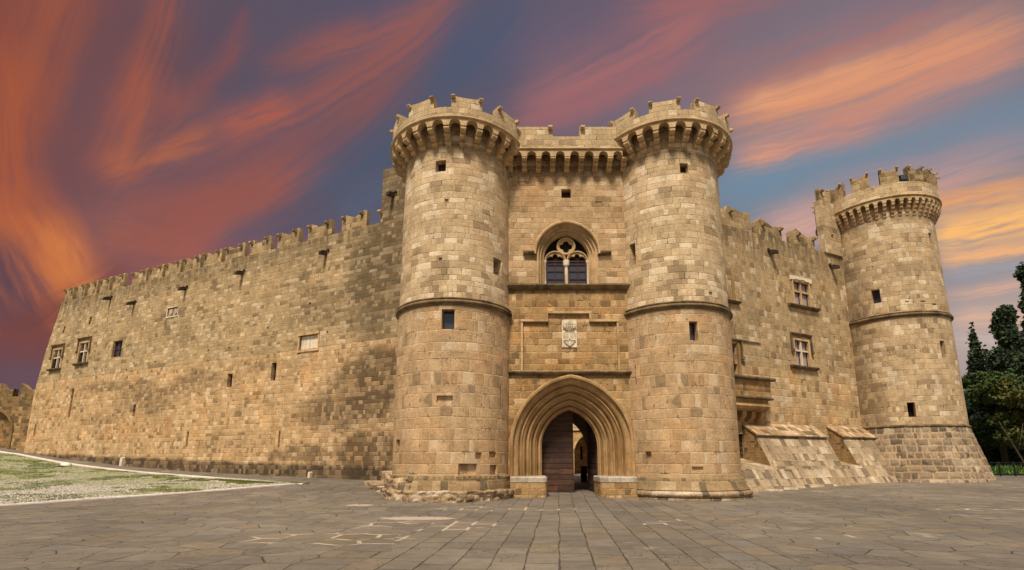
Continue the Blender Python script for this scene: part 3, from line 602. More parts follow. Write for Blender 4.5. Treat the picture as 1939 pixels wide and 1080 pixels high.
def gate_tower(c, label, lo_holes, up_holes, win_lo, win_up, dz, ncor, phase, merl, plinth_fn, Rp=3.60):
    th = thing('gate_tower', (c[0], c[1], 0), label, 'tower', 'round gate towers')
    zs = 9.1
    rad = lambda z: np.interp(z, [0, 1.2, 9.0], [2.855, 2.86, 2.90]) if z < zs else np.interp(z, [9.1, 15.5, 18], [2.86, 2.825, 2.82])
    Pf = lambda u, z, d: (c[0]+(rad(z)-d)*math.sin(u), c[1]-(rad(z)-d)*math.cos(u), z)
    H = [(R(a), R(b), z0, z1, d, bk) for a, b, z0, z1, d, bk in lo_holes]
    mb = MB(); shell(mb, Pf, -PI, PI, 0, zs-.001, 96, 6, H, us=2.88); mb.build('lower_shaft', 'low', th, smooth=True)
    H = [(R(a), R(b), z0, z1, d, bk) for a, b, z0, z1, d, bk in up_holes]
    mb = MB(); shell(mb, Pf, -PI, PI, zs+.001, 18.39+dz, 96, 6, H, us=2.84); mb.build('upper_shaft', 'up', th, smooth=True)
    # string course
    mb = MB(); ring(mb, c, [(2.84, 8.80), (2.93, 8.84), (2.96, 8.90)]+roll(2.95, 8.99, .085)+[(2.95, 9.08), (2.97, 9.10)]+roll(2.93, 9.15, .05)+[(2.86, 9.21), (2.84, 9.22)]); mb.build('string_course', 'string', th, smooth=True)
    for (a, z0, w, h) in win_lo:
        window(th, cylframe(c, a, 2.87, z0), w, h, .34, 1, 1, border=.05)
    for (a, z0, w, h, nx, ny) in win_up:
        if nx: window(th, cylframe(c, a, 2.83, z0), w, h, .40, nx, ny, border=.06)
        else: opening_shade(th, cylframe(c, a, 2.83, z0), w, h, .5)
    zc, zt, zr = 16.9+dz, 17.58+dz, 17.95+dz
    machicolation(th, c, 2.82, Rp, zc, zt, ncor, phase, zr)
    # moulding + parapet
    mb = MB(); ring(mb, c, [(Rp-.2, zr-.015), (Rp+.02, zr)]+roll(Rp+.02, zr+.05, .05)+[(Rp+.0, zr+.11), (Rp-.2, zr+.12)]); mb.build('parapet_moulding', 'corbel', th, smooth=True)
    zf = 18.53+dz; mb = MB(); ring(mb, c, [(Rp-.02, zr+.11), (Rp-.02, zf), (Rp-.44, zf), (Rp-.44, zr+.12)]); mb.build('parapet', 'crown', th, smooth=True)
    for a in merl: merlon_curved(th, c, Rp-.02, a-12.1, a+12.1, zf+.002, .61)
    plinth_fn(th, c)
    return th

def plinth_left(th, c):
    # squared dark course
    mb = MB(); Pf = lambda u, z, d: (c[0]+(2.98+.05*mnoise.noise((u*5, z*3, 1))-d+(.06 if z < .8 else 0))*math.sin(u), c[1]-(2.98+.05*mnoise.noise((u*5, z*3, 1))-d+(.06 if z < .8 else 0))*math.cos(u), z)
    shell(mb, Pf, R(-100), R(100), .2, 1.08, 120, 8, us=3.0); 
    A = np.linspace(-100, 100, 81); mb.grid([[Pf(R(a), 1.08, 0) for a in A], [(c[0]+2.8*math.sin(R(a)), c[1]-2.8*math.cos(R(a)), 1.12) for a in A]], [[(R(a)*3, 1.08) for a in A], [(R(a)*3, 1.3) for a in A]])
    mb.build('plinth', 'plinth', th, smooth=True)
    def rubble(path, z0, top, inset, amp, name, seed):
        pts = []; L = [0]
        for i in range(len(path)-1):
            a, b = np.array(path[i]), np.array(path[i+1]); m_ = max(1, int(np.linalg.norm(b-a)/.07))
            for k in range(m_): pts.append(a+(b-a)*k/m_)
        pts.append(np.array(path[-1])); n_ = len(pts)
        for _ in range(14): pts = [pts[0]]+[(pts[i-1]+2*pts[i]+pts[i+1])/4 for i in range(1, n_-1)]+[pts[-1]]
        for i in range(1, n_): L.append(L[-1]+np.linalg.norm(pts[i]-pts[i-1]))
        rows, uvs = [], []
        NV = 14
        tp = [top(L[i]/L[-1])*(1+.13*mnoise.noise((L[i]*1.7, seed, 0))) for i in range(n_)]
        for j in range(NV+1):
            r_, w_ = [], []
            for i in range(n_):
                tt = pts[min(i+1, n_-1)]-pts[max(i-1, 0)]; tt = tt/np.linalg.norm(tt); nn = np.array([tt[1], -tt[0]])
                z = z0+(tp[i]-z0)*min(1, j/(NV-3)); k = max(0, j-(NV-3)); ins = inset*k/3
                rnd = .09*(max(0, j-(NV-6))/6)**2 if k == 0 else .09
                dsp = amp*(mnoise.noise((L[i]*1.9, z*2.6, seed))+.7*mnoise.noise((L[i]*5, z*6, seed+3))+.4*mnoise.noise((L[i]*13, z*13, seed+5)))
                p = pts[i]+nn*(dsp-rnd-ins)
                r_.append((p[0], p[1], z+(.05*mnoise.noise((L[i]*4, k*3., seed+9)) if j >= NV-3 else 0)-.0)); w_.append((L[i], z+k*.12))
            rows.append(r_); uvs.append(w_)
        m_ = MB(); m_.grid(rows, uvs); m_.build(name, 'rubble', th, smooth='all')
    cc = np.array(c)
    arc = lambda r, a: (cc[0]+r*math.sin(R(a)), cc[1]-r*math.cos(R(a)))
    rubble([(-8.5, 29.4), (-8.35, 28.2), (-8.15, 27.3), (-7.3, 25.9), (-6.3, 24.3)]+[arc(3.42, a) for a in (-58, -45, -30, -15, 0, 15, 30, 42, 52, 62, 70)]+[arc(2.7, 74)], -.15, lambda t: .62-.14*min(1, max(0, (t-.2)/.2)), 1.5, .14, 'rubble_footing', 2.2)
    rubble([(-7.6, 28.9), (-7.45, 28.0), (-7.2, 27.3), (-6.5, 26.3)]+[arc(3.2, a) for a in (-72, -60, -50, -40, -30)]+[arc(2.6, -22)], .2, lambda t: 1.15-.22*t, 1.5, .12, 'rubble_footing', 7.7)
def plinth_right(th, c):
    mb = MB(); ring(mb, c, [(3.20, .46), (3.08, .60), (2.97, .95), (2.84, 1.02)], n=96); mb.build('plinth', 'plinth', th, smooth=True)
    mb = MB(); ring(mb, c, [(3.22, -.1), (3.25, .10), (3.20, .13)]+roll(3.19, .29, .13, 7)+[(3.16, .44), (3.0, .47)], n=96); mb.build('plinth_moulding', 'rubble', th, smooth=True)

T1 = (-3.231, 25.105); T2 = (8.064, 25.642)
gate_tower(T1, 'left round gate tower of pale stone, on a rubble footing with missing blocks', 
    [(-5.5, 6.2, 7.67, 8.62, .5, False), (12.5, 29.5, 1.13, 1.63, .18, True), (43.3, 52.2, 1.13, 1.58, .18, True), (-8.2, 6.3, 4.3, 4.62, .13, True), (-59.3, -50., 2.3, 2.72, .15, True), (27.7, 34., 1.82, 2.12, .14, True), (42, 51, 1.9, 2.15, .12, True), (56, 58, 4.2, 5.3, .3, True)],
    [(-16.6, -5.8, 15.62, 16.22, .5, False), (45.5, 57.8, 10.69, 11.54, .62, False), (-6, -2.5, 14.0, 14.16, .12, True), (-10, -7, 11.05, 11.15, .1, True), (52, 53.5, 10.3, 10.5, .1, True)],
    [(.35, 7.67, .60, .95)], [(-11.2, 15.62, .54, .60, 2, 2), (51.6, 10.69, .62, .85, 0, 0)], 0., 27, -3.4, [12.3+38*k for k in range(-4, 5)], plinth_left)
gate_tower(T2, 'right round gate tower of pale ashlar with a moulded plinth', 
    [(-1.1, 6.8, 7.28, 8.19, .5, False), (-47.7, -41.5, 1.82, 2.18, .15, True), (-55.8, -54.4, 5.1, 6.3, .3, True), (57, 59, 1.0, 2.3, .2, True), (-6., 4., 1.35, 1.5, .1, True)],
    [(0, 8.7, 15.85, 16.38, .5, False), (-56.8, -49.3, 11.47, 12.6, .62, False), (22, 27, 9.6, 9.75, .08, True)],
    [(2.85, 7.28, .42, .91)], [(4.35, 15.85, .45, .53, 2, 2), (-53.2, 11.47, .40, 1.13, 0, 0)], .28, 28, -7.9, [-13+36*k for k in range(-4, 6)], plinth_right)

# ------------------------------------------------------------------ gatehouse between the towers
gh = thing('gatehouse', (2.5, 24.4, 0), 'gatehouse wall between the two round towers, with pointed portal and traceried window', 'gatehouse')
FY = 24.36; XC = 2.55
F0 = frame((0, FY, 0), (1, 0, 0), (0, -1, 0))
def arc_pts(zs_, R0, cc, r, xc, n=22, zb=0.):
    """outline of a pointed arch, offset outward by r, from left foot to right foot"""
    RR = R0+r; th_ = math.acos(cc/RR); pts = [(xc-(RR-cc), zb)]
    for i in range(n+1):
        a = PI-(PI-(PI-th_))*i/n; pts.append((xc+cc+RR*math.cos(a), zs_+RR*math.sin(a)))
    right = [(2*xc-x, z) for x, z in pts[:-1]][::-1]
    return pts+right
def archivolt(mb, zs_, R0, cc, prof, xc, zb, y0, mi=0, n=22):
    rows, uvs = [], []; L = 0
    for i, (r, y) in enumerate(prof):
        if i: L += math.hypot(r-prof[i-1][0], y-prof[i-1][1])
        pts = arc_pts(zs_, R0, cc, r, xc, n, zb); s_ = [0]
        for k in range(1, len(pts)): s_.append(s_[-1]+math.hypot(pts[k][0]-pts[k-1][0], pts[k][1]-pts[k-1][1]))
        rows.append([(x, y0+y, z) for x, z in pts]); uvs.append([(L, q) for q in s_])
    mb.grid(rows, uvs, mi)
def wall_over_arch(mb, zs_, R0, cc, r, xc, x0, x1, zb, zt, y, mi=0):
    pts = arc_pts(zs_, R0, cc, r, xc, 22, zb); xl, xr = pts[0][0], pts[-1][0]
    for a, b in ((x0, xl), (xr, x1)):
        if b > a: mb.face([(a, y, zb), (b, y, zb), (b, y, zt), (a, y, zt)], [(a, zb), (b, zb), (b, zt), (a, zt)], mi)
    for i in range(1, len(pts)-2):
        (a, za), (b, zb_) = pts[i], pts[i+1]
        if b-a > 1e-5: mb.face([(a, y, za), (b, y, zb_), (b, y, zt), (a, y, zt)], [(a, za), (b, zb_), (b, zt), (a, zt)], mi)
PZ, PR0, PCc = 2.46, 2.00, .50                      # portal arch
mb = MB()
wall_over_arch(mb, PZ, PR0, PCc, 1.36, XC+.04, -.9, 6.0, 0., 6.0, FY)
mb.build('portal_wall', 'gatelow', gh)
# splayed mouldings
prof = [(1.50, -.02), (1.50, -.12), (1.44, -.17)]
for a in np.linspace(110, -60, 8): prof.append((1.37+.075*math.cos(R(a)), -.10-.06*math.sin(R(a))))
prof += [(1.33, -.02), (1.30, .02)]
r_, y_ = 1.30, .02
for (hw_, hd_, rr_) in ((.26, .20, .055), (.16, .22, .075), (.13, .20, .07), (.10, .22, .075)):
    # broad hollow, quirk, then a round roll
    for a in np.linspace(0, 85, 7): prof.append((r_-hw_*(1-math.cos(R(a))) if 0 else r_-hw_*math.sin(R(a)), y_+hd_*(1-math.cos(R(a)))*1.0+.0))
    r_ -= hw_; y_ += hd_
    prof += [(r_, y_+.05), (r_-.02, y_+.06)]
    for a in np.linspace(100, -60, 8): prof.append((r_-.03-rr_+rr_*math.cos(R(a))*-1+0, y_+.02-rr_*math.sin(R(a))*.9))
    r_ -= 2*rr_+.04; prof += [(r_+.01, y_+.07), (r_, y_+.08)]; y_ += .08
prof += [(r_-.04, y_+.02)]
for a in np.linspace(120, -80, 8): prof.append((.15+.09*math.cos(R(a))-.02, y_+.10-.09*math.sin(R(a))))
prof += [(.06, y_+.22), (0., y_+.26), (0., y_+.60)]
DOORY = FY+y_+.60
mb = MB(); archivolt(mb, PZ, PR0, PCc, prof, XC+.04, .10, FY); mb.build('portal_arch', 'portal', gh, smooth=True)
# upper wall with traceried window
WZ, WR0, WCc, WX = 12.18, 1.24, .10, 2.52
mb = MB(); mb.face([F0(-.9, 6.0, 0), F0(6.0, 6.0, 0), F0(6.0, 10.35, 0), F0(-.9, 10.35, 0)], [(-.9, 6.0), (6., 6.), (6., 10.35), (-.9, 10.35)]); mb.build('middle_wall', 'gatelow', gh)
mb = MB(); wall_over_arch(mb, WZ, WR0, WCc, .42, WX, -.9, 6.0, 10.35, 14.6, FY)
Pg = lambda u, z, d: (u, FY+d, z)
shell(mb, Pg, -.9, 6.0, 14.6, 18.2, 4, 2, [(2.28, 2.78, 15.36, 15.86, .5, False), (4.05, 4.4, 15.1, 15.16, .06, True)])
mb.build('upper_wall', 'gate', gh)
window(gh, frame((2.53, FY, 15.36), (1, 0, 0), (0, -1, 0)), .50, .50, .38, 2, 2)
prof = [(.60, -.01), (.60, -.16), (.54, -.22), (.47, -.20), (.45, -.12), (.42, -.05), (.42, .0)]
for k, (r0_, y0_) in enumerate(((.42, .0), (.28, .14), (.14, .28))):
    prof += [(r0_-.02, y0_+.01)]+[(r0_-.07+.05*math.cos(R(a)), y0_+.03-.05*math.sin(R(a))) for a in np.linspace(120, -60, 6)]+[(r0_-.10, y0_+.10), (r0_-.14, y0_+.14)]
prof += [(0, .42), (0, .62)]
hood = [p_ for p_ in prof[:7]]; inner = prof[6:]
mb = MB(); archivolt(mb, WZ, WR0, WCc, hood, WX, WZ+.10, FY)
mb.build('hood_moulding', 'trim', gh, smooth=True)
for sx in (-1, 1):
    mb = MB(); F = frame((WX+sx*1.80, FY, WZ+.0), (sx, 0, 0), (0, -1, 0)) if sx > 0 else frame((WX-1.80, FY, WZ), (1, 0, 0), (0, -1, 0))
    a0, a1 = (-.12, .46) if sx > 0 else (-.46, .12)
    mb.prof(F, [(0, -.02), (.10, -.02), (.22, .04), (.24, .10), (.20, .14), (.05, .15), (0, .15)], a0, a1); mb.build('hood_stop', 'string', gh, smooth=True)
mb = MB(); archivolt(mb, WZ, WR0, WCc, inner, WX, 10.5, FY); mb.build('window_reveal', 'trim', gh, smooth=True)
# tracery
tr = thing_w = MB(); yT = FY+.44
def torus(mb, cx_, cz_, r, y, w, a0=0, a1=360, n=24, d=.13):
    A = np.linspace(a0, a1, n+1)
    rows = []
    for (ro, yo) in ((-w, d), (-w, 0), (-w*.3, -.035), (w*.3, -.035), (w, 0), (w, d)):
        rows.append([(cx_+(r+ro)*math.cos(R(a)), y+yo, cz_+(r+ro)*math.sin(R(a))) for a in A])
    rows = rows[::-1]
    mb.grid(rows, [[(R(a)*r, i*.05) for a in A] for i in range(len(rows))])
def plate(mb, cx_, cz_, Ro, lobes, y, d, a0, a1, n):
    """stone plate between an outer circle and a foiled opening"""
    A = np.linspace(a0, a1, n+1); rin_ = []
    for a in A:
        best = .02
        for (la, dd_, rho) in lobes:
            ph = R(a-la); q = rho*rho-(dd_*math.sin(ph))**2
            if q > 0: best = max(best, dd_*math.cos(ph)+math.sqrt(q))
        rin_.append(min(best, Ro-.01))
    pt = lambda r, a, yy: (cx_+r*math.cos(R(a)), yy, cz_+r*math.sin(R(a)))
    rows = [[pt(r-.0, a, y+d) for r, a in zip(rin_, A)], [pt(r, a, y+.02) for r, a in zip(rin_, A)], [pt(min(r+.025, Ro-.005), a, y) for r, a in zip(rin_, A)], [pt(Ro, a, y) for a in A], [pt(Ro, a, y+d) for a in A]]
    mb.grid(rows, [[(R(a)*.4, i*.06) for a in A] for i in range(len(rows))])
torus(tr, WX, 12.84, .45, yT-.02, .05)
plate(tr, WX, 12.84, .43, [(k*90, .175, .155) for k in range(4)], yT+.03, .10, 0, 360, 120)
for sx in (-1, 1):
    cx_ = WX+sx*.575
    torus(tr, cx_, 12.02, .53, yT-.005, .045, 0, 180, 20)
    plate(tr, cx_, 12.02, .51, [(90, .27, .13), (12, .235, .22), (168, .235, .22)], yT+.03, .10, 0, 180, 90)
tracery = tr.build('window_tracery', 'trim', gh, smooth=True)
mb = MB(); mb.face([(WX-1.3, yT+.16, 12.0), (WX+1.3, yT+.16, 12.0), (WX+1.3, yT+.16, 13.5), (WX-1.3, yT+.16, 13.5)]); mb.build('glass_pane', 'black', tracery)
for sx in (-1, 1): window(gh, frame((WX+sx*.585, FY, 10.5), (1, 0, 0), (0, -1, 0)), .95, 1.55, .50, 2, 4, bar=.045, ysplit=[.12, .55, .98, 1.34])
mb = MB()
for (r0_, z0_, z1_) in ((.15, 10.52, 10.62), (.125, 10.62, 10.78), (.095, 10.78, 11.72), (.13, 11.72, 11.78), (.16, 11.78, 11.98), (.18, 11.98, 12.05)):
    ring(mb, (WX, yT+.05), [(0.001, z0_), (r0_, z0_), (r0_*(1.12 if z0_ == 11.78 else 1), z1_), (0.001, z1_)], n=16)
mb.build('window_column', 'pale', gh, smooth=True)
for sx in (-1, 1):
    mb = MB(); ring(mb, (WX+sx*1.13, yT+.05), [(.10, 10.5), (.08, 10.62), (.075, 11.9), (.11, 11.95), (.11, 12.05), (0, 12.06)], n=12); mb.build('window_shaft', 'pale', gh, smooth=True)
# string courses
mb = MB(); mb.prof(F0, [(-.02, 10.30), (.10, 10.32), (.20, 10.40), (.26, 10.48), (.26, 10.54), (.05, 10.60), (-.02, 10.60)], -.75, 5.75); mb.build('string_course', 'string', gh)
mb = MB(); mb.prof(F0, [(-.02, 5.88), (.08, 5.92), (.17, 5.98), (.20, 6.04), (.16, 6.10), (-.02, 6.12)], -.75, 5.75); mb.build('string_course', 'string', gh)
# stepped label moulding
mb = MB(); t_ = .10; dd = .16
path = [(.14, 6.12, .24, 8.60), (.14, 8.60, 1.50, 8.72), (1.38, 8.722, 1.50, 9.02), (1.38, 9.022, 3.68, 9.14), (3.56, 8.722, 3.68, 9.02), (3.56, 8.60, 5.03, 8.72), (4.93, 6.12, 5.03, 8.598)]
for i, (a0, b0, a1, b1) in enumerate(path): mb.box(F0, a0, a1, b0, b1, -.01, dd-.04*(i in (0, 6)))
mb.build('label_moulding', 'trim', gh)
# armorial panel
F = frame((2.56, FY, 7.30), (1, 0, 0), (0, -1, 0)); mb = MB(); mb.box(F, -.37, .37, 0, 1.42, -.01, .045); arms = mb.build('armorial_panel', 'pale', gh)
mb = MB(); sh = [(-.31, .74), (-.30, .45), (-.22, .22), (0, .02), (.22, .22), (.30, .45), (.31, .74)]; mb.prism(F, sh, .03, .10); sh2 = mb.build('shield', 'arms', arms)
mb = MB(); mb.box(F, -.03, .03, .06, .735, .09, .125); mb.box(F, -.30, .30, .34, .40, .09, .125); mb.build('shield_cross', 'pale', arms)
mb = MB(); A = np.linspace(-80, 80, 17)
mb.grid([[F(.22*math.sin(R(a)), .86+.0*i, .06+.10*math.cos(R(a))) for a in A] if i == 0 else [F(.25*math.sin(R(a)), .96, .07+.12*math.cos(R(a))) for a in A] for i in (0, 1)], [[(R(a)*.2, i*.1) for a in A] for i in (0, 1)])
for q in (-1, -.5, 0, .5, 1):
    pts = [F(.24*q, .95, .13*math.cos(q)), F(.33*q, 1.06, .15), F(.30*q, 1.15, .15), F(.14*q, 1.20, .14), F(0, 1.15 if abs(q) < .1 else 1.14, .13)]; mb.tube(pts, .026, 6)
for q in (-.8, -.4, 0, .4, .8): mb.box(F, .25*q-.03, .25*q+.03, .95, 1.04, .06, .19)
mb.box(F, -.02, .02, 1.17, 1.34, .06, .12); mb.box(F, -.06, .06, 1.24, 1.28, .06, .115)
mb.build('carved_crown', 'arms', arms, smooth=True)
# machicolation of the curtain
YP = 23.62; zc, zt, zr = 16.80, 17.28, 17.66
cs = [.33+.745*i for i in range(-1, 8)]
prof = [(-.02, 0)]
for k in range(3):
    z0, z1 = .48*k/3, .48*(k+1)/3; e0, e1 = .74*k/3, .74*(k+1)/3
    prof += [(e0+.06, z0+.01)]+[(e1-.09+.09*math.cos(R(a)), (z0+z1)/2+.07*math.sin(R(a))) for a in np.linspace(-60, 60, 5)]+[(e1-.03, z1-.005)]
prof += [(.72, .48), (-.02, .48)]
for x in cs:
    mb = MB(); mb.prof(frame((x, FY, zc), (1, 0, 0), (0, -1, 0)), prof, -.13, .13); mb.build('corbel', 'corbel', gh, smooth=True)
mb = MB()
for i in range(len(cs)-1):
    a, b = cs[i]+.13, cs[i+1]-.13; X = [cs[i]-.13]+[a+(b-a)*k/10 for k in range(11)]; Zs = [zt, zt]+[zt+.04+.26*math.sqrt(max(0, 1-(-1+2*k/10)**2)) for k in range(1, 10)]+[zt]
    for k in range(len(X)-1):
        mb.face([(X[k], YP, Zs[k]), (X[k+1], YP, Zs[k+1]), (X[k+1], YP, zr), (X[k], YP, zr)], [(X[k], Zs[k]), (X[k+1], Zs[k+1]), (X[k+1], zr), (X[k], zr)])
        mb.face([(X[k], YP+.32, Zs[k]), (X[k+1], YP+.32, Zs[k+1]), (X[k+1], YP, Zs[k+1]), (X[k], YP, Zs[k])])
        mb.face([(X[k+1], YP+.32, Zs[k+1]), (X[k], YP+.32, Zs[k]), (X[k], YP+.32, zr), (X[k+1], YP+.32, zr)])
mb.build('machicolation_arches', 'corbel', gh, smooth=True)
Fp = frame((0, YP, 0), (1, 0, 0), (0, -1, 0))
mb = MB(); mb.prof(Fp, [(-.4, zr+.0), (.05, zr+.0), (.08, zr+.05), (.05, zr+.10), (-.4, zr+.10)], -.55, 5.95); mb.build('parapet_moulding', 'corbel', gh)
mb = MB(); mb.box(Fp, -.55, 5.95, zr+.101, 18.42, -.45, 0); mb.build('parapet', 'crown', gh)
for (a, b, kn) in ((-.55, 1.81, (1.68,)), (3.22, 5.95, (3.36,))):
    mb = MB(); mb.box(Fp, a, b, 18.422, 18.98, -.45, -.003); o = mb.build('merlon', 'crown', gh)
    for x in kn: kb = MB(); kb.prof(frame((x, YP, 18.80), (1, 0, 0), (0, -1, 0)), [(-.02, .0), (.12, .0), (.2, .05), (.2, .14), (.12, .19), (-.02, .20)], -.11, .11); kb.build('kneeler_stone', 'corbel', o, smooth=True)
mb = MB(); mb.box(Fp, -.55, 5.95, 18.05, 18.2, -1.9, -.40); mb.build('wall_walk', 'crown', gh)
# body behind
Wd = frame((0, 0, 0), (1, 0, 0), (0, -1, 0))
mb = MB()
mb.box(Wd, -4.3, -.62, 0, 17.9, -40, -26.6); mb.box(Wd, 5.75, 10.4, 0, 17.9, -40, -26.9); mb.box(Wd, -.62, 5.75, 5.4, 17.9, -40, -25.4)
# left flank rising above the curtain wall, flush with it
LD = np.array([math.sin(R(-64.9)), math.cos(R(-64.9))]); LN = np.array([-math.cos(R(64.9)), -math.sin(R(64.9))])
LP = np.array([-7.196, 28.5])
FL = frame((LP[0], LP[1], 0), (-LD[0], -LD[1], 0), (LN[0], LN[1], 0))     # a = -s
mb.box(FL, -1.52, 3.0, 16.36, 19.95, -8., -.004)
mb.build('keep_walls', 'left', gh)
mb = MB(); mb.prof(FL, [(-.02, 16.92), (.22, 16.94), (.28, 17.02), (.22, 17.12), (-.02, 17.13)], -1.62, -1.38); mb.build('kneeler_stone', 'corbel', gh, smooth=True)
# bench plinths either side of the portal
def bench(x0, x1, side, y0=23.55):
    mb = MB(); cap = MB(); r_ = .26
    def outline(off):
        if side < 0: # rounded at right
            return [(x0, 24.6), (x0, y0-off)]+[(x1-r_+(r_+off)*math.sin(R(a)), y0+r_-(r_+off)*math.cos(R(a))) for a in range(0, 91, 15)]+[(x1+off, 25.75)]
        return [(x0-off, 25.75)]+[(x0+r_-(r_+off)*math.cos(R(a)), y0+r_-(r_+off)*math.sin(R(a))) for a in range(0, 91, 15)]+[(x1, y0-off), (x1, 24.6)]
    def wallz(m_, off, z0, z1, lid=True, zr_=0):
        o_ = outline(off); o2 = outline(off-zr_); L = 0
        for i in range(len(o_)-1):
            a, b = o_[i], o_[i+1]; l = math.hypot(b[0]-a[0], b[1]-a[1]); zz = z1-zr_
            m_.face([(*a, z0), (*b, z0), (*b, zz), (*a, zz)], [(L, z0), (L+l, z0), (L+l, zz), (L, zz)])
            if zr_: a2, b2 = o2[i], o2[i+1]; m_.face([(*a, zz), (*b, zz), (*b2, z1), (*a2, z1)], [(L, zz), (L+l, zz), (L+l, z1), (L, z1)])
            L += l
        if lid: m_.face([(*p, z1) for p in o2], [(p[0], p[1]) for p in o2])
    wallz(mb, 0, -.05, .78); wallz(cap, .02, .781, 1.03, zr_=.05)
    o = mb.build('portal_bench', 'gatelow', gh, smooth=True); cap.build('bench_cap', 'bench', o, smooth=True)
bench(-.36, 1.34, -1); bench(3.80, 5.45, 1)
# passage behind the door
mb = MB()
for z_ in (0,):
    hw = 2.55; xc = 2.6
    pts = arc_pts(2.4, 2.75, .2, 0., xc, 14, -.02); s_ = 0
    for i in range(len(pts)-1):
        a, b = pts[i], pts[i+1]; l = math.hypot(b[0]-a[0], b[1]-a[1])
        for y0_, y1_ in ((DOORY+.25, 31), (31, 38)):
            mb.face([(b[0], y0_, b[1]), (a[0], y0_, a[1]), (a[0], y1_, a[1]), (b[0], y1_, b[1])], [(y0_, s_+l), (y0_, s_), (y1_, s_), (y1_, s_+l)])
        s_ += l
    wall_over_arch(mb, PZ, PR0, PCc, -.002, XC+.04, -.6, 5.7, -.02, 5.38, DOORY+.24)
    # rear face of the block
mb.build('gate_passage', 'far', gh)
mb = MB(); wall_over_arch(mb, 2.4, 2.75, .2, 0., 2.6, -.62, 5.75, 0, 5.4, 38.0); mb.build('rear_arch_wall', 'court', gh)
# door leaves
def leaf(x0, x1, F, w, name, lab, h=4.35):
    mb = MB(); mb.box(F, 0, w, .04, h, -.12, 0); o = mb.build('door_leaf', 'door', gh, label=lab)
    st = MB()
    for z in (.10, .42, .96, 1.30, 1.52, 2.02, 2.24, 3.2):
        if z+.05 > h: continue
        for k in range(int(w/.115)): 
            x = .07+k*.115
            st.box(F, x-.016, x+.016, z-.016, z+.016, -.01, .02)
    for k in range(int(h/.13)): 
        for x in (.06, w-.07): st.box(F, x-.016, x+.016, .1+k*.13-.016, .1+k*.13+.016, -.01, .02)
    for k in range(12):
        st.box(F, .2+.085*k-.016, .2+.085*k+.016, .5+.075*k-.016, .5+.075*k+.016, -.01, .02); st.box(F, .3+.075*k-.016, .3+.075*k+.016, 2.3+.07*k-.016, 2.3+.07*k+.016, -.01, .02)
    st.build('nail_heads', 'iron', o); return o
leaf(0, 0, frame((1.13, DOORY+.02, .12), (1, .0, 0), (0, -1, 0)), 1.72, 'door_leaf', 'closed dark plank door leaf studded with nails')
a_ = R(82); leaf(0, 0, frame((4.02, DOORY+.05, .12), (-math.cos(a_), math.sin(a_), 0), (-math.sin(a_), -math.cos(a_), 0)), 1.55, 'door_leaf', 'dark plank door leaf swung open into the passage')

# ------------------------------------------------------------------ courtyard seen through the gate
cy = thing('courtyard_arcade', (8, 55, .2), 'sunlit courtyard wall with round arch seen through the open gate', 'arcade')
mb = MB(); wall_over_arch(mb, 2.5, 2.25, .02, 0, 8.3, -4, 18, .0, 9., 55.); archivolt(mb, 2.5, 2.25, .02, [(0, 0), (0, .7)], 8.3, .1, 55.); mb.build('arcade_wall', 'court', cy)
mb = MB(); mb.prof(frame((0, 55, 0), (1, 0, 0), (0, -1, 0)), [(0, 4.95), (.15, 5.0), (.18, 5.1), (0, 5.14)], -4, 18); mb.build('string_course', 'pale', cy)
mb = MB(); mb.face([(3, 59, 0), (14, 59, 0), (14, 59, 6), (3, 59, 6)]); mb.face([(3, 55.7, 5.6), (14, 55.7, 5.6), (14, 59, 5.6), (3, 59, 5.6)][::-1]); mb.build('back_wall', 'court', cy)
mb = MB(); mb.box(frame((7.35, 59, 0), (1, 0, 0), (0, -1, 0)), -.12, .12, 1.9, 3.4, 0, .05); mb.build('slit_window', 'black', cy)
cl = thing('stone_column', (7.05, 50, .2), 'slender pale stone column standing in the courtyard behind the gate', 'column')
mb = MB(); ring(mb, (7.02, 50.), [(.26, .1), (.26, .3), (.17, .38), (.15, 1.8), (.22, 1.95), (.1, 2.1), (.12, 2.35), (0, 2.5)], n=16); mb.build('shaft', 'pale', cl, smooth=True)
bl = thing('dark_post', (5.0, 38.8, .15), 'short dark post standing at the far end of the gate passage', 'post')
mb = MB(); mb.box(frame((4.98, 38.8, .1), (1, 0, 0), (0, -1, 0)), -.22, .22, 0, 1.15, -.2, .2); mb.build('post_shaft', 'iron', bl)
mb = MB(); mb.box(frame((4.98, 38.8, .1), (1, 0, 0), (0, -1, 0)), -.27, .27, 1.15, 1.25, -.25, .25); mb.build('post_cap', 'iron', bl)

# ------------------------------------------------------------------ left curtain wall
lw = thing('curtain_wall', (LP[0]+LD[0]*20, LP[1]+LD[1]*20, 1), 'long crenellated ashlar wall running away left of the gate, battered at its far end', 'castle wall')
ZC = 16.38; SEND = lambda z: np.interp(z, [0, 2.5, 8, 12, 15.5, 17.8], [41.75, 41.65, 41.6, 40.7, 39.5, 39.3])
def PL(s_, z, d):
    if s_ > 28: s_ = 28+(s_-28)*(SEND(z)-28)/(41.8-28)
    p = LP+LD*s_-LN*d; return (p[0], p[1], z)
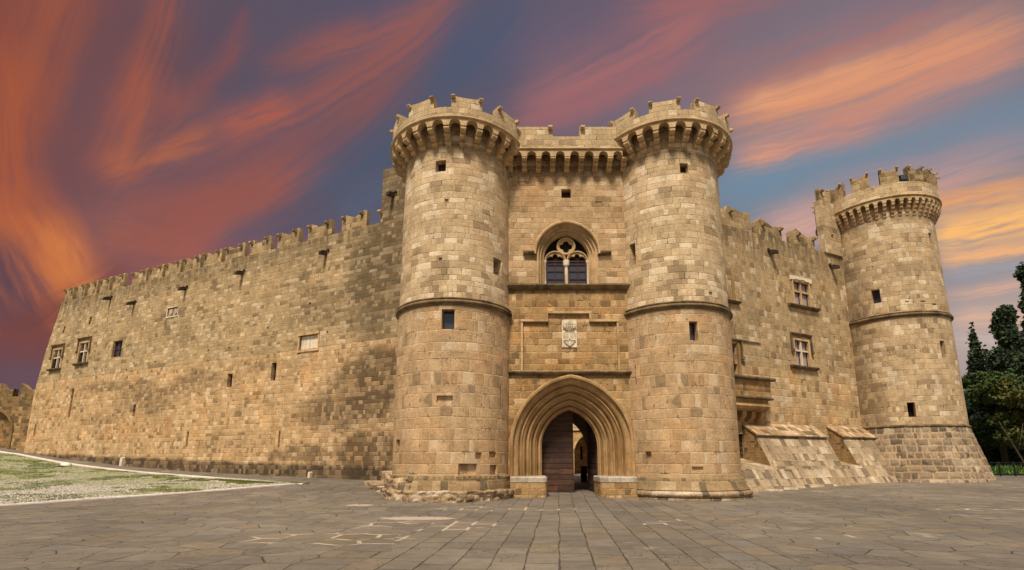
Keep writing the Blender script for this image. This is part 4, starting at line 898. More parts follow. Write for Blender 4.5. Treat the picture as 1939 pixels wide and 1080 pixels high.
# (s0, s1, z0, z1, depth, back)
LH = [(28.2, 29.6, 10.22, 11.62, .55, False), (33.35, 34.75, 10.16, 11.95, .4, False), (37.7, 39.2, 10.0, 11.75, .4, False), (37.92, 38.25, 13.25, 13.9, .45, True), (33.62, 33.95, 13.6, 14.3, .45, True),
      (34.62, 34.98, 5.45, 7.93, .5, True), (40.15, 40.42, 3.98, 5.02, .5, True), (25.08, 25.42, 5.16, 6.1, .5, True), (18.1, 18.33, 2.75, 3.84, .5, True), (8.8, 8.98, 2.57, 3.62, .5, True),
      (14.0, 14.52, 6.8, 7.75, .5, False), (9.70, 10.18, 6.96, 8.18, .5, False), (6.1, 7.75, 8.72, 9.75, .16, True), (21.2, 22.5, 12.85, 13.55, .10, True),
      (16.9, 17.05, 9.6, 9.75, .2, True), (10.8, 10.95, 10.6, 10.75, .2, True), (23.2, 23.4, 9.3, 9.42, .2, True), (5.3, 5.42, 9.7, 9.84, .2, True), (7.0, 7.2, 11.8, 11.95, .2, True), (14.6, 14.8, 9.6, 9.7, .2, True), (27.0, 27.2, 8.95, 9.1, .2, True)]
def unb(s_, z): return s_ if s_ < 28 else 28+(s_-28)*13.8/(SEND(z)-28)
LH = [(unb(a, (c+e)/2), unb(b, (c+e)/2), c, e, d, k) for a, b, c, e, d, k in LH]
mb = MB()
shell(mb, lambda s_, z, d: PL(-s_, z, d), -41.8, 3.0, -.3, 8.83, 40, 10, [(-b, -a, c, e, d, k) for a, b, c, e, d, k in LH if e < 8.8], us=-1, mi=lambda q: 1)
hb = [(-b, -a, c, e, d, k) for a, b, c, e, d, k in LH if c > 8.84]; 
shell(mb, lambda s_, z, d: PL(-s_, z, d), -41.8, 3.0, 8.83, ZC, 40, 10, hb+[(-7.75, -6.1, 8.832, 9.75, .16, True)], us=-1, mi=lambda q: 0)
# top, back and end faces
for a, b in zip(np.linspace(-41.8, 3, 21)[:-1], np.linspace(-41.8, 3, 21)[1:]):
    P_ = lambda s_, z, d: PL(-s_, z, d)
    mb.face([P_(a, ZC, 0), P_(b, ZC, 0), P_(b, ZC, 2.6), P_(a, ZC, 2.6)], [(a, 0), (b, 0), (b, 2.6), (a, 2.6)])
    mb.face([P_(b, -.3, 2.6), P_(a, -.3, 2.6), P_(a, ZC, 2.6), P_(b, ZC, 2.6)], [(b, -.3), (a, -.3), (a, ZC), (b, ZC)])
zz = [-.3, 2.5, 5, 8, 10, 12, 14, ZC]
for a, b in zip(zz[:-1], zz[1:]): mb.face([PL(41.8, a, 2.6), PL(41.8, a, 0), PL(41.8, b, 0), PL(41.8, b, 2.6)], [(0, a), (2.6, a), (2.6, b), (0, b)])
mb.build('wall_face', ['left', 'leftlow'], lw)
def swallow(th, F, a0, a1, z0, h, t=.24, dip=.34, mt='merlon', knob=(.1, .82), c1=0.):
    w = a1-a0; mb = MB(); poly = [(a0, z0), (a1, z0), (a1, z0+h-.08), (a1-.1*w, z0+h), (a0+w*.5, z0+h-dip), (a0+.18*w, z0+h-.06), (a0, z0+h-.03)]
    mb.prism(F, poly, -t+c1, c1); o = mb.build('merlon', mt, th)
    for k in knob:
        x = a0+w*k; kb = MB(); kb.prof(lambda a, b, c: F(a, b, c+c1), [(-.02, z0+h-.34), (.16, z0+h-.33), (.24, z0+h-.27), (.24, z0+h-.18), (.14, z0+h-.13), (-.02, z0+h-.12)], x-.11, x+.11); kb.build('kneeler_stone', 'merlon', o, smooth=True)
    return o
k = 0; s0 = 2.66
merl = [(2.66, 4.72), (5.60, 7.75), (8.52, 10.66), (11.32, 13.52), (14.06, 16.16), (16.62, 18.68), (19.12, 21.15), (21.55, 23.5), (23.85, 25.75), (26.1, 28.1), (29.3, 31.0), (31.5, 33.0), (33.5, 35.0), (35.5, 37.0), (37.5, 38.9)]
for (a, b) in merl: swallow(lw, FL, -b, -a, ZC+.002, 1.14 if a < 29 else 1.28, c1=-.003)
def spout(th, F, a, z, L=.50):
    mb = MB(); mb.prof(lambda aa, b, c: F(aa+a, b+z, c), [(-.05, -.16), (L, -.34), (L+.04, -.30), (L+.04, -.12), (L, -.08), (-.05, .12)], -.12, .12); o = mb.build('water_spout', 'spout', th)
    for q in (-.22, .22):
        m2 = MB(); m2.box(lambda aa, b, c: F(aa+a, b+z, c), q-.05, q+.05, .02, .14, -.01, .14); m2.build('spout_bracket', 'spout', o)
for s_, z in ((5.94, 15.22), (14.03, 15.17), (20.53, 14.95), (27.3, 14.7), (30.99, 15.94-.3)): spout(lw, FL, -s_, z)
spout(gh, FL, -.61, 18.07)
def cross_window(th, F, w, h, depth, lab=None, mull='white_wood', gl='glass', hood=True, sillw=.35, frame_mat='trim', rows=.58):
    """stone cross window in an opening (F: lower centre)"""
    mb = MB(); b_ = .10
    mb.box(F, -.055, .055, 0, h, -depth+.02, -depth+.16); mb.box(F, -w/2, -.055, h*rows-.05, h*rows+.05, -depth+.03, -depth+.15); mb.box(F, .055, w/2, h*rows-.05, h*rows+.05, -depth+.03, -depth+.15)
    o = mb.build('stone_cross', mull, th)
    g = MB(); g.box(F, -w/2-.01, w/2+.01, -.01, h+.01, -depth-.05, -depth-.02); g.build('glass_pane', gl, o)
    fm = MB()
    for x0, x1 in ((-w/2, -.055), (.055, w/2)):
        for y0, y1 in ((0, h*rows-.05), (h*rows+.05, h)):
            fm.box(F, x0, x0+.035, y0, y1, -depth-.02, -depth+.03); fm.box(F, x1-.035, x1, y0, y1, -depth-.02, -depth+.03); fm.box(F, x0+.035, x1-.035, y0, y0+.035, -depth-.02, -depth+.028); fm.box(F, x0+.035, x1-.035, y1-.035, y1, -depth-.02, -depth+.028)
    fm.build('casement', 'woodf', o)
    s_ = MB(); s_.prof(F, [(-.02, -.22), (.16, -.20), (.26, -.10), (.26, -.03), (.0, .0), (-.02, .0)], -w/2-sillw, w/2+sillw); s_.build('window_sill', 'sill', th)
    f2 = MB()
    for q in (-1, 1):
        a0, a1 = sorted((q*(w/2+.002), q*(w/2+.13))); f2.box(F, a0, a1, 0, h+.13, -.02, .06)
        if hood:
            a0, a1 = sorted((q*(w/2+.13), q*(w/2+.20))); f2.box(F, a0, a1, .0, h+.2, -.02, .035)
    f2.box(F, -w/2-.0, w/2+.0, h+.002, h+.13, -.02, .058)
    f2.build('window_surround', frame_mat, th)
    if hood:
        h2 = MB(); W2 = w/2+.34
        h2.prof(F, [(0, h+.30), (.10, h+.32), (.20, h+.42), (.18, h+.48), (0, h+.50)], -W2, W2)
        for q in (-1, 1):
            a0, a1 = sorted((q*(W2-.11), q*W2)); h2.box(F, a0, a1, h*.62, h+.302, -.02, .12)
            h2.box(F, a0-.04, a1+.04, h*.62-.20, h*.62, -.02, .17)
        h2.build('hood_moulding', 'string', th)
def Fl(s_, z): return lambda a, b, c, s_=s_, z=z: FL(a-s_, b+z, c)
cross_window(lw, Fl(34.05, 10.16), 1.40, 1.79, .17); cross_window(lw, Fl(38.45, 10.0), 1.45, 1.75, .17, sillw=.3)
window(lw, Fl(28.9, 10.22), 1.40, 1.40, .22, 2, 2, border=.08)
window(lw, Fl(14.26, 6.8), .52, .95, .3, 1, 2); window(lw, Fl(9.94, 6.96), .48, 1.22, .3, 1, 2)
for (s_, z, w, h) in ((6.92, 8.74, 1.62, 1.0),):
    F = Fl(s_, z); pf = MB(); pf.box(F, -w/2-.12, w/2+.12, h, h+.16, -.02, .10); pf.box(F, -w/2-.12, -w/2, 0, h, -.02, .05); pf.box(F, w/2, w/2+.12, 0, h, -.02, .05); pf.box(F, -w/2-.12, w/2+.12, -.10, 0, -.02, .06); o = pf.build('plaque_frame', 'trim', lw)
    p2 = MB(); p2.box(F, -w/2+.05, .0, .05, h-.05, -.17, -.09); p2.box(F, .02, w/2-.05, .05, h-.05, -.17, -.10); p2.build('marble_panel', 'pale', o)
F = Fl(21.85, 12.85); pf = MB(); w, h = 1.3, .70
pf.box(F, -w/2-.08, w/2+.08, h, h+.08, -.02, .06); pf.box(F, -w/2-.08, w/2+.08, -.08, 0, -.02, .05); pf.box(F, -w/2-.08, -w/2, 0, h, -.02, .04); pf.box(F, w/2, w/2+.08, 0, h, -.02, .04); o = pf.build('plaque_frame', 'pale', lw)
for q in (-.3, .3): p2 = MB(); p2.prism(F, [(q-.22, .62), (q-.2, .3), (q, .06), (q+.2, .3), (q+.22, .62)], -.11, -.02); p2.build('carved_shield', 'arms', o)

# ------------------------------------------------------------------ outer low wall at far left
ow = thing('outer_wall', (-50, 47, 3), 'low dark crenellated wall with an arched recess at the far left of the long wall', 'wall')
YO = 46.9; FO = frame((0, YO, 0), (1, 0, 0), (0, -1, 0)); mb = MB(); pts = arc_pts(4.6, 1.75, .02, 0, -48.95, 16, 2.0)
wall_over_arch(mb, 4.6, 1.75, .02, 0, -48.95, -60, -44.6, 1.5, 7.72, YO); archivolt(mb, 4.6, 1.75, .02, [(0, 0), (0, .5)], -48.95, 1.5, YO)
mb.face([(-51, YO+.5, 1.5), (-46.8, YO+.5, 1.5), (-46.8, YO+.5, 6.6), (-51, YO+.5, 6.6)])
mb.face([(-60, YO, 7.72), (-44.6, YO, 7.72), (-44.6, YO+1.6, 7.72), (-60, YO+1.6, 7.72)]); mb.face([(-44.6, YO+1.6, 1.5), (-60, YO+1.6, 1.5), (-60, YO+1.6, 7.72), (-44.6, YO+1.6, 7.72)])
mb.build('wall_face', 'far', ow)
mb = MB(); archivolt(mb, 4.6, 1.75, .02, [(.28, -.01), (.28, -.08), (.0, -.08), (0, -.01)], -48.95, 1.6, YO); mb.build('arch_ring', 'far', ow, smooth=True)
for a, b in ((-46.95, -45.3), (-49.0, -47.6), (-51.2, -49.7), (-53.4, -51.9)):
    mb = MB(); w = b-a; mb.prism(FO, [(a, 7.722), (b, 7.722), (b, 8.45), (a+.55*w, 8.25), (a, 8.98)], -.5, -.003); mb.build('merlon', 'far', ow)

# ------------------------------------------------------------------ right curtain wall, talus and buttresses
RD = np.array([math.sin(R(63.9)), math.cos(R(63.9))]); RN = np.array([math.cos(R(63.9)), -math.sin(R(63.9))]); RP = np.array([11.69, 28.94])
FR = frame((RP[0], RP[1], 0), (RD[0], RD[1], 0), (RN[0], RN[1], 0)); PRf = lambda s_, z, d: tuple(FR(s_, z, -d))
rw = thing('curtain_wall', (RP[0]+RD[0]*7, RP[1]+RD[1]*7, .3), 'crenellated wall of patchy ashlar between the right gate tower and the corner tower', 'castle wall')
RH = [(7.62, 9.22, 12.05, 13.70, .35, False), (7.14, 8.54, 7.86, 9.58, .35, False), (.7, 1.60, 11.44, 13.53, .4, False), (.6, 1.72, 6.75, 8.75, .4, False), (1.0, 1.78, 1.9, 3.30, .6, True),
      (2.7, 2.8, 9.9, 10.0, .1, True), (5.4, 5.55, 8.9, 9.0, .1, True), (11.5, 11.65, 10.2, 10.3, .1, True)]
mb = MB(); shell(mb, PRf, -3.6, 14.5, -.2, 7.5, 16, 6, [h for h in RH if h[3] < 7.4]+[(.6, 1.72, 6.75, 7.498, .4, False)], mi=lambda q: 1)
shell(mb, PRf, -3.6, 14.5, 7.5, 16.48, 16, 6, [h for h in RH if h[2] > 7.6]+[(.6, 1.72, 7.502, 8.75, .4, False)], mi=lambda q: 0)
mb.face([PRf(-3.6, 16.48, 0), PRf(14.5, 16.48, 0), PRf(14.5, 16.48, 1.6), PRf(-3.6, 16.48, 1.6)]); mb.face([PRf(14.5, 0, 1.6), PRf(-3.6, 0, 1.6), PRf(-3.6, 16.48, 1.6), PRf(14.5, 16.48, 1.6)])
mb.build('wall_face', ['right', 'rightlow'], rw)
mb = MB(); mb.box(FR, -.4, 3.84, 9.0, 16.40, -.05, .10); mb.build('wall_pilaster', 'right', rw)
mb = MB(); mb.prism(FR, [(-1.2, 16.402), (3.84, 16.402), (3.84, 17.72), (2.9, 17.62), (1.75, 17.78), (1.6, 17.2), (-1.2, 17.2)], -.6, .098); o = mb.build('merlon', 'merlon', rw)
kb = MB(); kb.prof(FR, [(.08, 17.3), (.26, 17.32), (.32, 17.42), (.24, 17.52), (.08, 17.53)], 1.82, 2.05); kb.build('kneeler_stone', 'merlon', o)
for a, b in ((4.72, 6.98), (8.25, 10.5)):
    w = b-a; mb = MB(); mb.prism(FR, [(a, 16.482), (b, 16.482), (b, 17.42), (b-.3*w, 17.38), (a+.62*w, 17.28), (a+.13*w, 17.72), (a, 17.5)], -.55, -.003); o = mb.build('merlon', 'merlon', rw)
    for x in (a+.16*w, b-.08*w): kb = MB(); kb.prof(FR, [(-.02, 17.15), (.18, 17.16), (.25, 17.24), (.25, 17.32), (.15, 17.38), (-.02, 17.39)], x-.11, x+.11); kb.build('kneeler_stone', 'merlon', o, smooth=True)
for s_, z in ((5.62, 15.45), (12.1, 15.55)): spout(rw, FR, s_, z, .5)
mb = MB(); mb.box(FR, 11.50, 13.5, 16.482, 20.55, -.34, .12); o = mb.build('wall_turret', 't3', rw)
swallow(rw, FR, 11.50, 12.8, 20.552, .95, c1=.118, dip=.32, t=.32, knob=(.15,))
kb = MB(); kb.prof(FR, [(-.02, 17.9), (.18, 17.92), (.24, 18.0), (.18, 18.1), (-.02, 18.1)], 12.3, 12.52); kb.build('kneeler_stone', 'merlon', rw)
Fr = lambda s_, z: (lambda a, b, c: FR(a+s_, b+z, c))
cross_window(rw, Fr(8.42, 12.05), 1.60, 1.65, .16, hood=False, gl='curtain', mull='trim', sillw=.75, rows=.6)
mb = MB(); F = Fr(8.415, 13.65); mb.prism(F, [(-1.05, .14), (1.15, .14), (1.15, .44), (-1.05, .44)], -.02, .09); o = mb.build('carved_lintel', 'pale', rw)
m2 = MB(); m2.tube([F(x, .22+.04*math.sin(x*9)-.05*abs(x) if 1 else 0, .10) for x in np.linspace(-.8, .8, 21)], .03, 6); m2.build('lintel_relief', 'trim', o)
cross_window(rw, Fr(7.84, 7.86), 1.40, 1.72, .16, hood=True, gl='curtain', sillw=.62, rows=.60)
window(rw, Fr(1.15, 11.44), .9, 2.09, .3, 2, 2, gl='curtain'); mb = MB(); mb.box(Fr(1.15, 11.44), .45, .70, 0, 2.2, .0, .14); mb.build('window_surround', 'trim', rw)
mb = MB(); mb.prof(FR, [(0, 11.22), (.30, 11.26), (.36, 11.36), (.0, 11.42)], .2, 2.1); mb.build('window_sill', 'sill', rw)
window(rw, Fr(1.16, 6.75), 1.1, 2.0, .3, 2, 3); mb = MB()
for i, (x, c_) in enumerate(((.56, .12), (.66, .08), (.76, .05))): mb.box(Fr(1.16, 6.75), x, x+.07, 0, 2.02+.06*i, -.01, c_)
mb.build('door_surround', 'portal', rw)
mb = MB(); mb.box(FR, .3, 2.14, 8.93, 9.02, -.01, .16); mb.box(FR, 2.04, 2.14, 8.0, 8.93, -.01, .13); mb.box(FR, 1.97, 2.21, 7.78, 8.0, -.01, .2); mb.build('hood_moulding', 'string', rw)
# balcony
bc = thing('stone_balcony', tuple(FR(2.2, 4.2, .3)), 'corbelled stone balcony box with dark ledge, on the wall beside the right gate tower', 'balcony')
mb = MB(); mb.prof(FR, [(0, 6.46), (1.05, 6.40), (1.12, 6.46), (1.12, 6.54), (1.0, 6.60), (0, 6.66)], -.4, 3.55); mb.build('ledge', 'sill', bc)
mb = MB(); mb.box(FR, -.3, 3.30, 5.42, 6.42, 0, .90); mb.build('balcony_box', 'gatelow', bc)
mb = MB(); mb.prof(FR, [(0, 5.28), (.92, 5.28), (.98, 5.33), (.98, 5.40), (.0, 5.419)], -.35, 3.38); mb.build('balcony_moulding', 'sill', bc)
mb = MB(); mb.prof(FR, [(0, 4.62), (.55, 4.62), (.78, 4.72), (.86, 4.88), (.80, 5.05), (.72, 5.12), (.76, 5.2), (.80, 5.279), (0, 5.279)], -.3, 3.15); mb.build('curved_corbel_table', 'portal', bc, smooth=True)
for x in (.45, 1.30, 2.10, 2.88): mb = MB(); mb.prof(FR, [(0, 4.02), (.25, 4.05), (.45, 4.18), (.55, 4.35), (.58, 4.619), (0, 4.619)], x-.17, x+.17); mb.build('corbel', 'portal', bc, smooth=True)
# iron grate in the low doorway
gr = MB()
for x in np.linspace(1.05, 1.75, 6): gr.box(FR, x-.015, x+.015, 1.9, 3.3, -.2, -.17)
for z in np.linspace(2.05, 3.2, 5): gr.box(FR, 1.0, 1.78, z-.015, z+.015, -.17, -.14)
gr.build('iron_grate', 'iron', rw)
# talus
ta = thing('sloping_talus', tuple(FR(6, .3, 1)), 'sloping stone base of pale and dark blocks along the foot of the right wall', 'talus')
def slab_prism(mb, poly, s0, s1, n=1):
    mb.prof(FR, poly, s0, s1)
mb = MB(); mb.prof(FR, [(-.0, -.3), (2.62, -.3), (2.36, .22), (1.70, 1.46), (0, 1.84)], -2.6, 14.6); mb.build('talus_slope', 'talus', ta)
def buttress(s0, s1, lab, zt):
    b = thing('wall_buttress', tuple(FR((s0+s1)/2, 1.5, .8)), lab, 'buttress', 'buttresses against the right wall')
    mb = MB(); mb.prof(FR, [(0, 1.5), (1.697, 1.44), (.86, 3.20+zt), (0, 3.88+zt)], s0, s1); mb.build('buttress_body', 'talus', b)
    ck = MB(); ck.prof(FR, [(.02, 1.52), (1.66, 1.46), (.84, 3.18+zt), (.02, 3.86+zt)], s0-.03, s0+.02); ck.build('buttress_shade_cheek', 'far', b)  # thin left-side facing; its darker stone colour stands in for occlusion shade
    mb = MB(); mb.prof(FR, [(0, 3.885+zt), (1.02, 3.16+zt), (1.05, 3.22+zt), (1.03, 3.26+zt), (0, 3.98+zt)], s0-.10, s1+.10); mb.build('cap_slab', 'slab', b)
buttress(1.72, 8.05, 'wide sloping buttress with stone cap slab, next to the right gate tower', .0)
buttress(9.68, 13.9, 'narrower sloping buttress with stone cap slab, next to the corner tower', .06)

# ------------------------------------------------------------------ corner tower
T3 = (27.20, 35.60)
ct = thing('corner_tower', (T3[0], T3[1], .4), 'round corner tower at the right end with battered rock-faced base and swallow-tailed battlements', 'tower')
def shaft3(u, z, d):
    r = np.interp(z, [4.0, 11.5], [3.50, 3.44]) if z < 11.5 else np.interp(z, [11.5, 19, 21], [3.42, 3.36, 3.36]); return (T3[0]+(r-d)*math.sin(u), T3[1]-(r-d)*math.cos(u), z)
mb = MB(); shell(mb, shaft3, -PI, PI, 4.0, 11.499, 96, 6, [(R(9.5), R(16), 8.42, 9.54, .5, False), (R(-31.4), R(-24.6), 4.55, 5.5, .5, False)], us=3.46); mb.build('middle_shaft', 't3', ct, smooth=True)
mb = MB(); shell(mb, shaft3, -PI, PI, 11.501, 20.14, 96, 6, [(R(-50.1), R(-41.8), 12.45, 13.43, .5, False), (R(19.6), R(25.4), 16.5, 17.28, .5, False), (R(-5), R(0), 12.2, 12.3, .12, True), (R(8), R(14), 12.0, 12.12, .12, True), (R(-20), R(-16), 12.25, 12.33, .12, True)], us=3.42); mb.build('upper_shaft', 't3', ct, smooth=True)
window(ct, cylframe(T3, -46, 3.40, 12.45), .50, .98, .36, 2, 2); window(ct, cylframe(T3, 12.75, 3.47, 8.42), .40, 1.12, .36, 2, 3); opening_shade(ct, cylframe(T3, -28, 3.49, 4.55), .42, .95, .45); opening_shade(ct, cylframe(T3, 22.5, 3.38, 16.5), .36, .78, .45)
mb = MB(); ring(mb, T3, [(3.40, 11.24), (3.50, 11.28)]+roll(3.50, 11.40, .09)+[(3.50, 11.50)]+roll(3.47, 11.56, .05)+[(3.42, 11.63), (3.38, 11.64)]); mb.build('string_course', 'string', ct, smooth=True)
mb = MB(); ring(mb, T3, [(3.40, 3.86), (3.54, 3.88)]+roll(3.54, 3.97, .07)+[(3.52, 4.06), (3.42, 4.14)]); mb.build('string_course', 'string', ct, smooth=True)
def base3(u, z, d):
    r = np.interp(z, [-.2, .4, 3.9], [4.55, 4.42, 3.54]) + .055*mnoise.noise((u*9, z*2.4, 4))+.03*mnoise.noise((u*25, z*7, 8)) - .0
    return (T3[0]+(r-d)*math.sin(u), T3[1]-(r-d)*math.cos(u), z)
mb = MB(); shell(mb, base3, -PI, PI, -.2, 3.9, 220, 34, us=3.9); mb.build('battered_base', 't3base', ct, smooth='all')
machicolation(ct, T3, 3.37, 3.86, 18.42, 19.34, 48, -5.2, 19.70, w=.19, lobes=4)
mb = MB(); ring(mb, T3, [(3.6, 19.70), (3.88, 19.71)]+roll(3.88, 19.76, .05)+[(3.86, 19.82), (3.6, 19.83)]); mb.build('parapet_moulding', 'corbel', ct, smooth=True)
mb = MB(); ring(mb, T3, [(3.84, 19.82), (3.84, 20.74), (3.46, 20.74), (3.46, 19.83)]); mb.build('parapet', 'crown', ct, smooth=True)
for k in range(-7, 7): merlon_curved(ct, T3, 3.84, -20.5+25.7*k-8.2, -20.5+25.7*k+8.2, 20.742, 1.16, dip=.30, swallow=True, mt='merlon', kw=.06)
fl_ = thing('floodlight', (T3[0]+3.5*math.sin(R(-9.5)), T3[1]-3.5*math.cos(R(-9.5)), 20.8), 'small grey floodlight standing in a gap of the corner tower battlements', 'floodlight')
F = cylframe(T3, -7.6, 3.66, 20.76); mb = MB(); mb.prof(lambda a, b, c: F(a, b, c), [(-.12, .16), (.10, .10), (.14, .50), (-.08, .56)], -.2, .2); mb.build('lamp_housing', 'iron', fl_)
mb = MB(); mb.box(lambda a, b, c: F(a, b, c-.0), -.17, .17, .16, .47, .125, .15); mb.build('lamp_glass', 'glass', fl_); mb = MB(); mb.box(F, -.23, -.205, 0, .4, -.03, .03); mb.box(F, .205, .23, 0, .4, -.03, .03); mb.build('lamp_bracket', 'iron', fl_)

# ------------------------------------------------------------------ ground sheets
def grid_sheet(name, X, Y, off, m, **tags):
    XX, YY = np.meshgrid(X, Y); Z = gz(XX, YY)+off
    far_ = np.clip((np.hypot(XX, YY-20)-75)/120, 0, 1); Z = Z*(1-far_)+(.2)*far_
    V = np.stack([XX, YY, Z], -1).reshape(-1, 3); nx, ny = len(X), len(Y)
    idx = np.arange(nx*ny).reshape(ny, nx); Fc = np.stack([idx[:-1, :-1], idx[:-1, 1:], idx[1:, 1:], idx[1:, :-1]], -1).reshape(-1, 4)
    me = bpy.data.meshes.new(name); me.from_pydata(V.tolist(), [], Fc.tolist()); me.materials.append(M[m]); me.polygons.foreach_set('use_smooth', [True]*len(Fc))
    o = bpy.data.objects.new(name, me); COL.objects.link(o)
    for k, v in tags.items(): o[k] = v
    return o
gx = np.concatenate([[-2500, -900, -400, -200, -120, -85], np.arange(-65, 62, 1.), [75, 100, 160, 300, 800, 2500]])
gy = np.concatenate([[-900, -300, -120, -60, -30, -15], np.arange(-8, 66, 1.), [75, 100, 160, 300, 800, 3000]])
grid_sheet('paved_square', gx, gy, 0, 'flag', kind='structure')
def strip(lo, hi, n, m_, off, name, mat_, **tags):
    """sheet laid between two polylines on the ground"""
    def res(pl, n):
        pl = np.array(pl); L = np.concatenate([[0], np.cumsum(np.hypot(*np.diff(pl, axis=0).T))]); t = np.linspace(0, L[-1], n); return np.stack([np.interp(t, L, pl[:, i]) for i in (0, 1)], -1)
    A, B = res(lo, n), res(hi, n); mb_v = []; F_ = []
    for i in range(n):
        for j in range(m_+1):
            p = A[i]+(B[i]-A[i])*j/m_; mb_v.append((p[0], p[1], float(gz(p[0], p[1]))+off))
    for i in range(n-1):
        for j in range(m_): k = i*(m_+1)+j; F_.append((k, k+1, k+m_+2, k+m_+1))
    me = bpy.data.meshes.new(name); me.from_pydata(mb_v, [], F_); me.materials.append(M[mat_]); me.polygons.foreach_set('use_smooth', [True]*len(F_)); o = bpy.data.objects.new(name, me); COL.objects.link(o)
    for k, v in tags.items(): o[k] = v
    return o, A, B
near_l = [ghit(*p) for p in ((0, 959), (100, 952.5), (180, 946), (270, 940.5), (361, 934), (440, 928), (505, 922), (552, 918))]
far_l = [ghit(*p) for p in ((0, 855), (36, 860), (72, 867), (144, 880), (231, 890.5), (325, 899), (433, 907), (520, 912.5))]
tip = ghit(583, 916)
dn = np.array(near_l[0])-np.array(near_l[1]); df = np.array(far_l[0])-np.array(far_l[1])
near_l = [tuple(np.array(near_l[0])+dn/np.linalg.norm(dn)*12)]+near_l; far_l = [tuple(np.array(far_l[0])+df/np.linalg.norm(df)*12)]+far_l
near_p = near_l+[tip]; far_p = far_l+[tip]
strip(near_p, far_p, 60, 24, .008, 'gravel_ground', 'gravel', kind='structure')
def kerb(pl, w, side, name, lab):
    pl = [np.array(p) for p in pl]; q = []
    for i, p in enumerate(pl):
        t_ = pl[min(i+1, len(pl)-1)]-pl[max(i-1, 0)]; t_ = t_/np.linalg.norm(t_); n_ = np.array([-t_[1], t_[0]])*side; q.append(p+n_*w)
    # raised, with real thickness
    mb = MB(); h = .05
    res = lambda P, n: [np.array([np.interp(t, np.linspace(0, 1, len(P)), [a[i] for a in P]) for i in (0, 1)]) for t in np.linspace(0, 1, n)]
    A, B = res(pl, 50), res(q, 50)
    for i in range(49):
        z = lambda p, o_: (p[0], p[1], float(gz(p[0], p[1]))+o_)
        mb.face([z(A[i], h), z(A[i+1], h), z(B[i+1], h), z(B[i], h)]); mb.face([z(A[i], -.05), z(A[i+1], -.05), z(A[i+1], h), z(A[i], h)]); mb.face([z(B[i+1], -.05), z(B[i], -.05), z(B[i], h), z(B[i+1], h)])
    mb.build(name, 'kerb', None, kind='structure')
kerb(near_p, .27, 1, 'kerb', ''); kerb(far_p, .40, -1, 'kerb', '')
# short grass growing through the gravel
def tufts(n, region, name, label, cat, matn, hmin, hmax, dens):
    v, f = [], []
    for _ in range(n):
        x, y = region()
        if mnoise.noise((x*.30, y*.42, 3.3))*.6+mnoise.noise((x*1.3, y*1.6, 9.))*.35 < dens: continue
        z = float(gz(x, y))
        for _b in range(4):
            a = random.uniform(0, 2*PI); h = random.uniform(hmin, hmax); w = h*.35; ox, oy = random.uniform(-.07, .07), random.uniform(-.07, .07); l = h*random.uniform(.2, .8); b = random.uniform(0, 2*PI)
            k = len(v); v += [(x+ox-w*math.cos(a)/2, y+oy-w*math.sin(a)/2, z), (x+ox+w*math.cos(a)/2, y+oy+w*math.sin(a)/2, z), (x+ox+l*math.cos(b), y+oy+l*math.sin(b), z+h)]; f.append((k, k+1, k+2))
    me = bpy.data.meshes.new(name); me.from_pydata(v, [], f); me.materials.append(M[matn]); o = bpy.data.objects.new(name, me); COL.objects.link(o); o['kind'] = 'stuff'; o['label'] = label; o['category'] = cat; return o
NA, FA = [np.array(p) for p in near_p], [np.array(p) for p in far_p]
def reg():
    t = random.random()**.8*(len(NA)-1); i = min(int(t), len(NA)-2); fr = t-i
    a = NA[i]+(NA[i+1]-NA[i])*fr; b = FA[i]+(FA[i+1]-FA[i])*fr; u = random.random(); p = a+(b-a)*(.03+.94*u); return p[0], p[1]
tufts(42000, reg, 'grass', 'short green grass growing in patches over the gravel', 'grass', 'blade', .025, .075, .0)
rx, ry = ghit(125, 884)
rk = MB(); rw_ = thing('white_rock', (rx, ry, float(gz(rx, ry))), 'small rounded white rock lying on the grass near the long wall', 'rock')
nz_, na_ = 10, 18; rows = []
for i in range(nz_+1):
    p = PI*i/nz_; row = []
    for j in range(na_+1):
        a = 2*PI*j/na_; s_ = 1+.22*mnoise.noise((math.cos(a)*1.3*math.sin(p), math.sin(a)*1.3*math.sin(p), math.cos(p)*1.3)); row.append((rx+.36*s_*math.sin(p)*math.cos(a), ry+.28*s_*math.sin(p)*math.sin(a), float(gz(rx, ry))+.12+.20*s_*math.cos(p)))
    rows.append(row)
rk.grid(rows, [[(j*.1, i*.1) for j in range(na_+1)] for i in range(nz_+1)]); rk.build('rock_body', 'rock', rw_, smooth='all')
bx_, by_ = ghit(117, 885); br = thing('dark_cable_box', (bx_, by_, float(gz(bx_, by_))), 'thin dark rod lying on the grass beside the white rock', 'rod')
br.name = 'dark_rod'; m_ = MB(); zb = float(gz(bx_, by_)); m_.tube([(bx_-.35, by_, zb+.05), (bx_, by_+.02, zb+.07), (bx_+.22, by_, zb+.06)], .03, 6); m_.build('rod_shaft', 'iron', br)
for (u, v, s_, lab) in ((233, 880, .30, 'pale upright marker stone at the foot of the long wall, behind the grass'), (589, 904, .17, 'small pale marker stone at the foot of the long wall, near the gate tower')):
    ss_ = -FL(0, 0, 0)[0]; d = ray(u, v); nrm = LN; t = ((LP-np.array([0, 0]))@nrm)/(d[:2]@nrm); p = d[:2]*t+LN*.10; z = float(gz(p[0], p[1]))
    st = thing('marker_stone', (p[0], p[1], z), lab, 'stone'); F = frame((p[0], p[1], z-.05), (-LD[0], -LD[1], 0), (LN[0], LN[1], 0)); m_ = MB(); h = s_*2.4
    m_.prism(F, [(-s_*.6, 0), (s_*.6, 0), (s_*.55, h*.9), (s_*.2, h), (-s_*.3, h*.98), (-s_*.55, h*.85)], -.12, .08); m_.build('stone_body', 'pale', st)
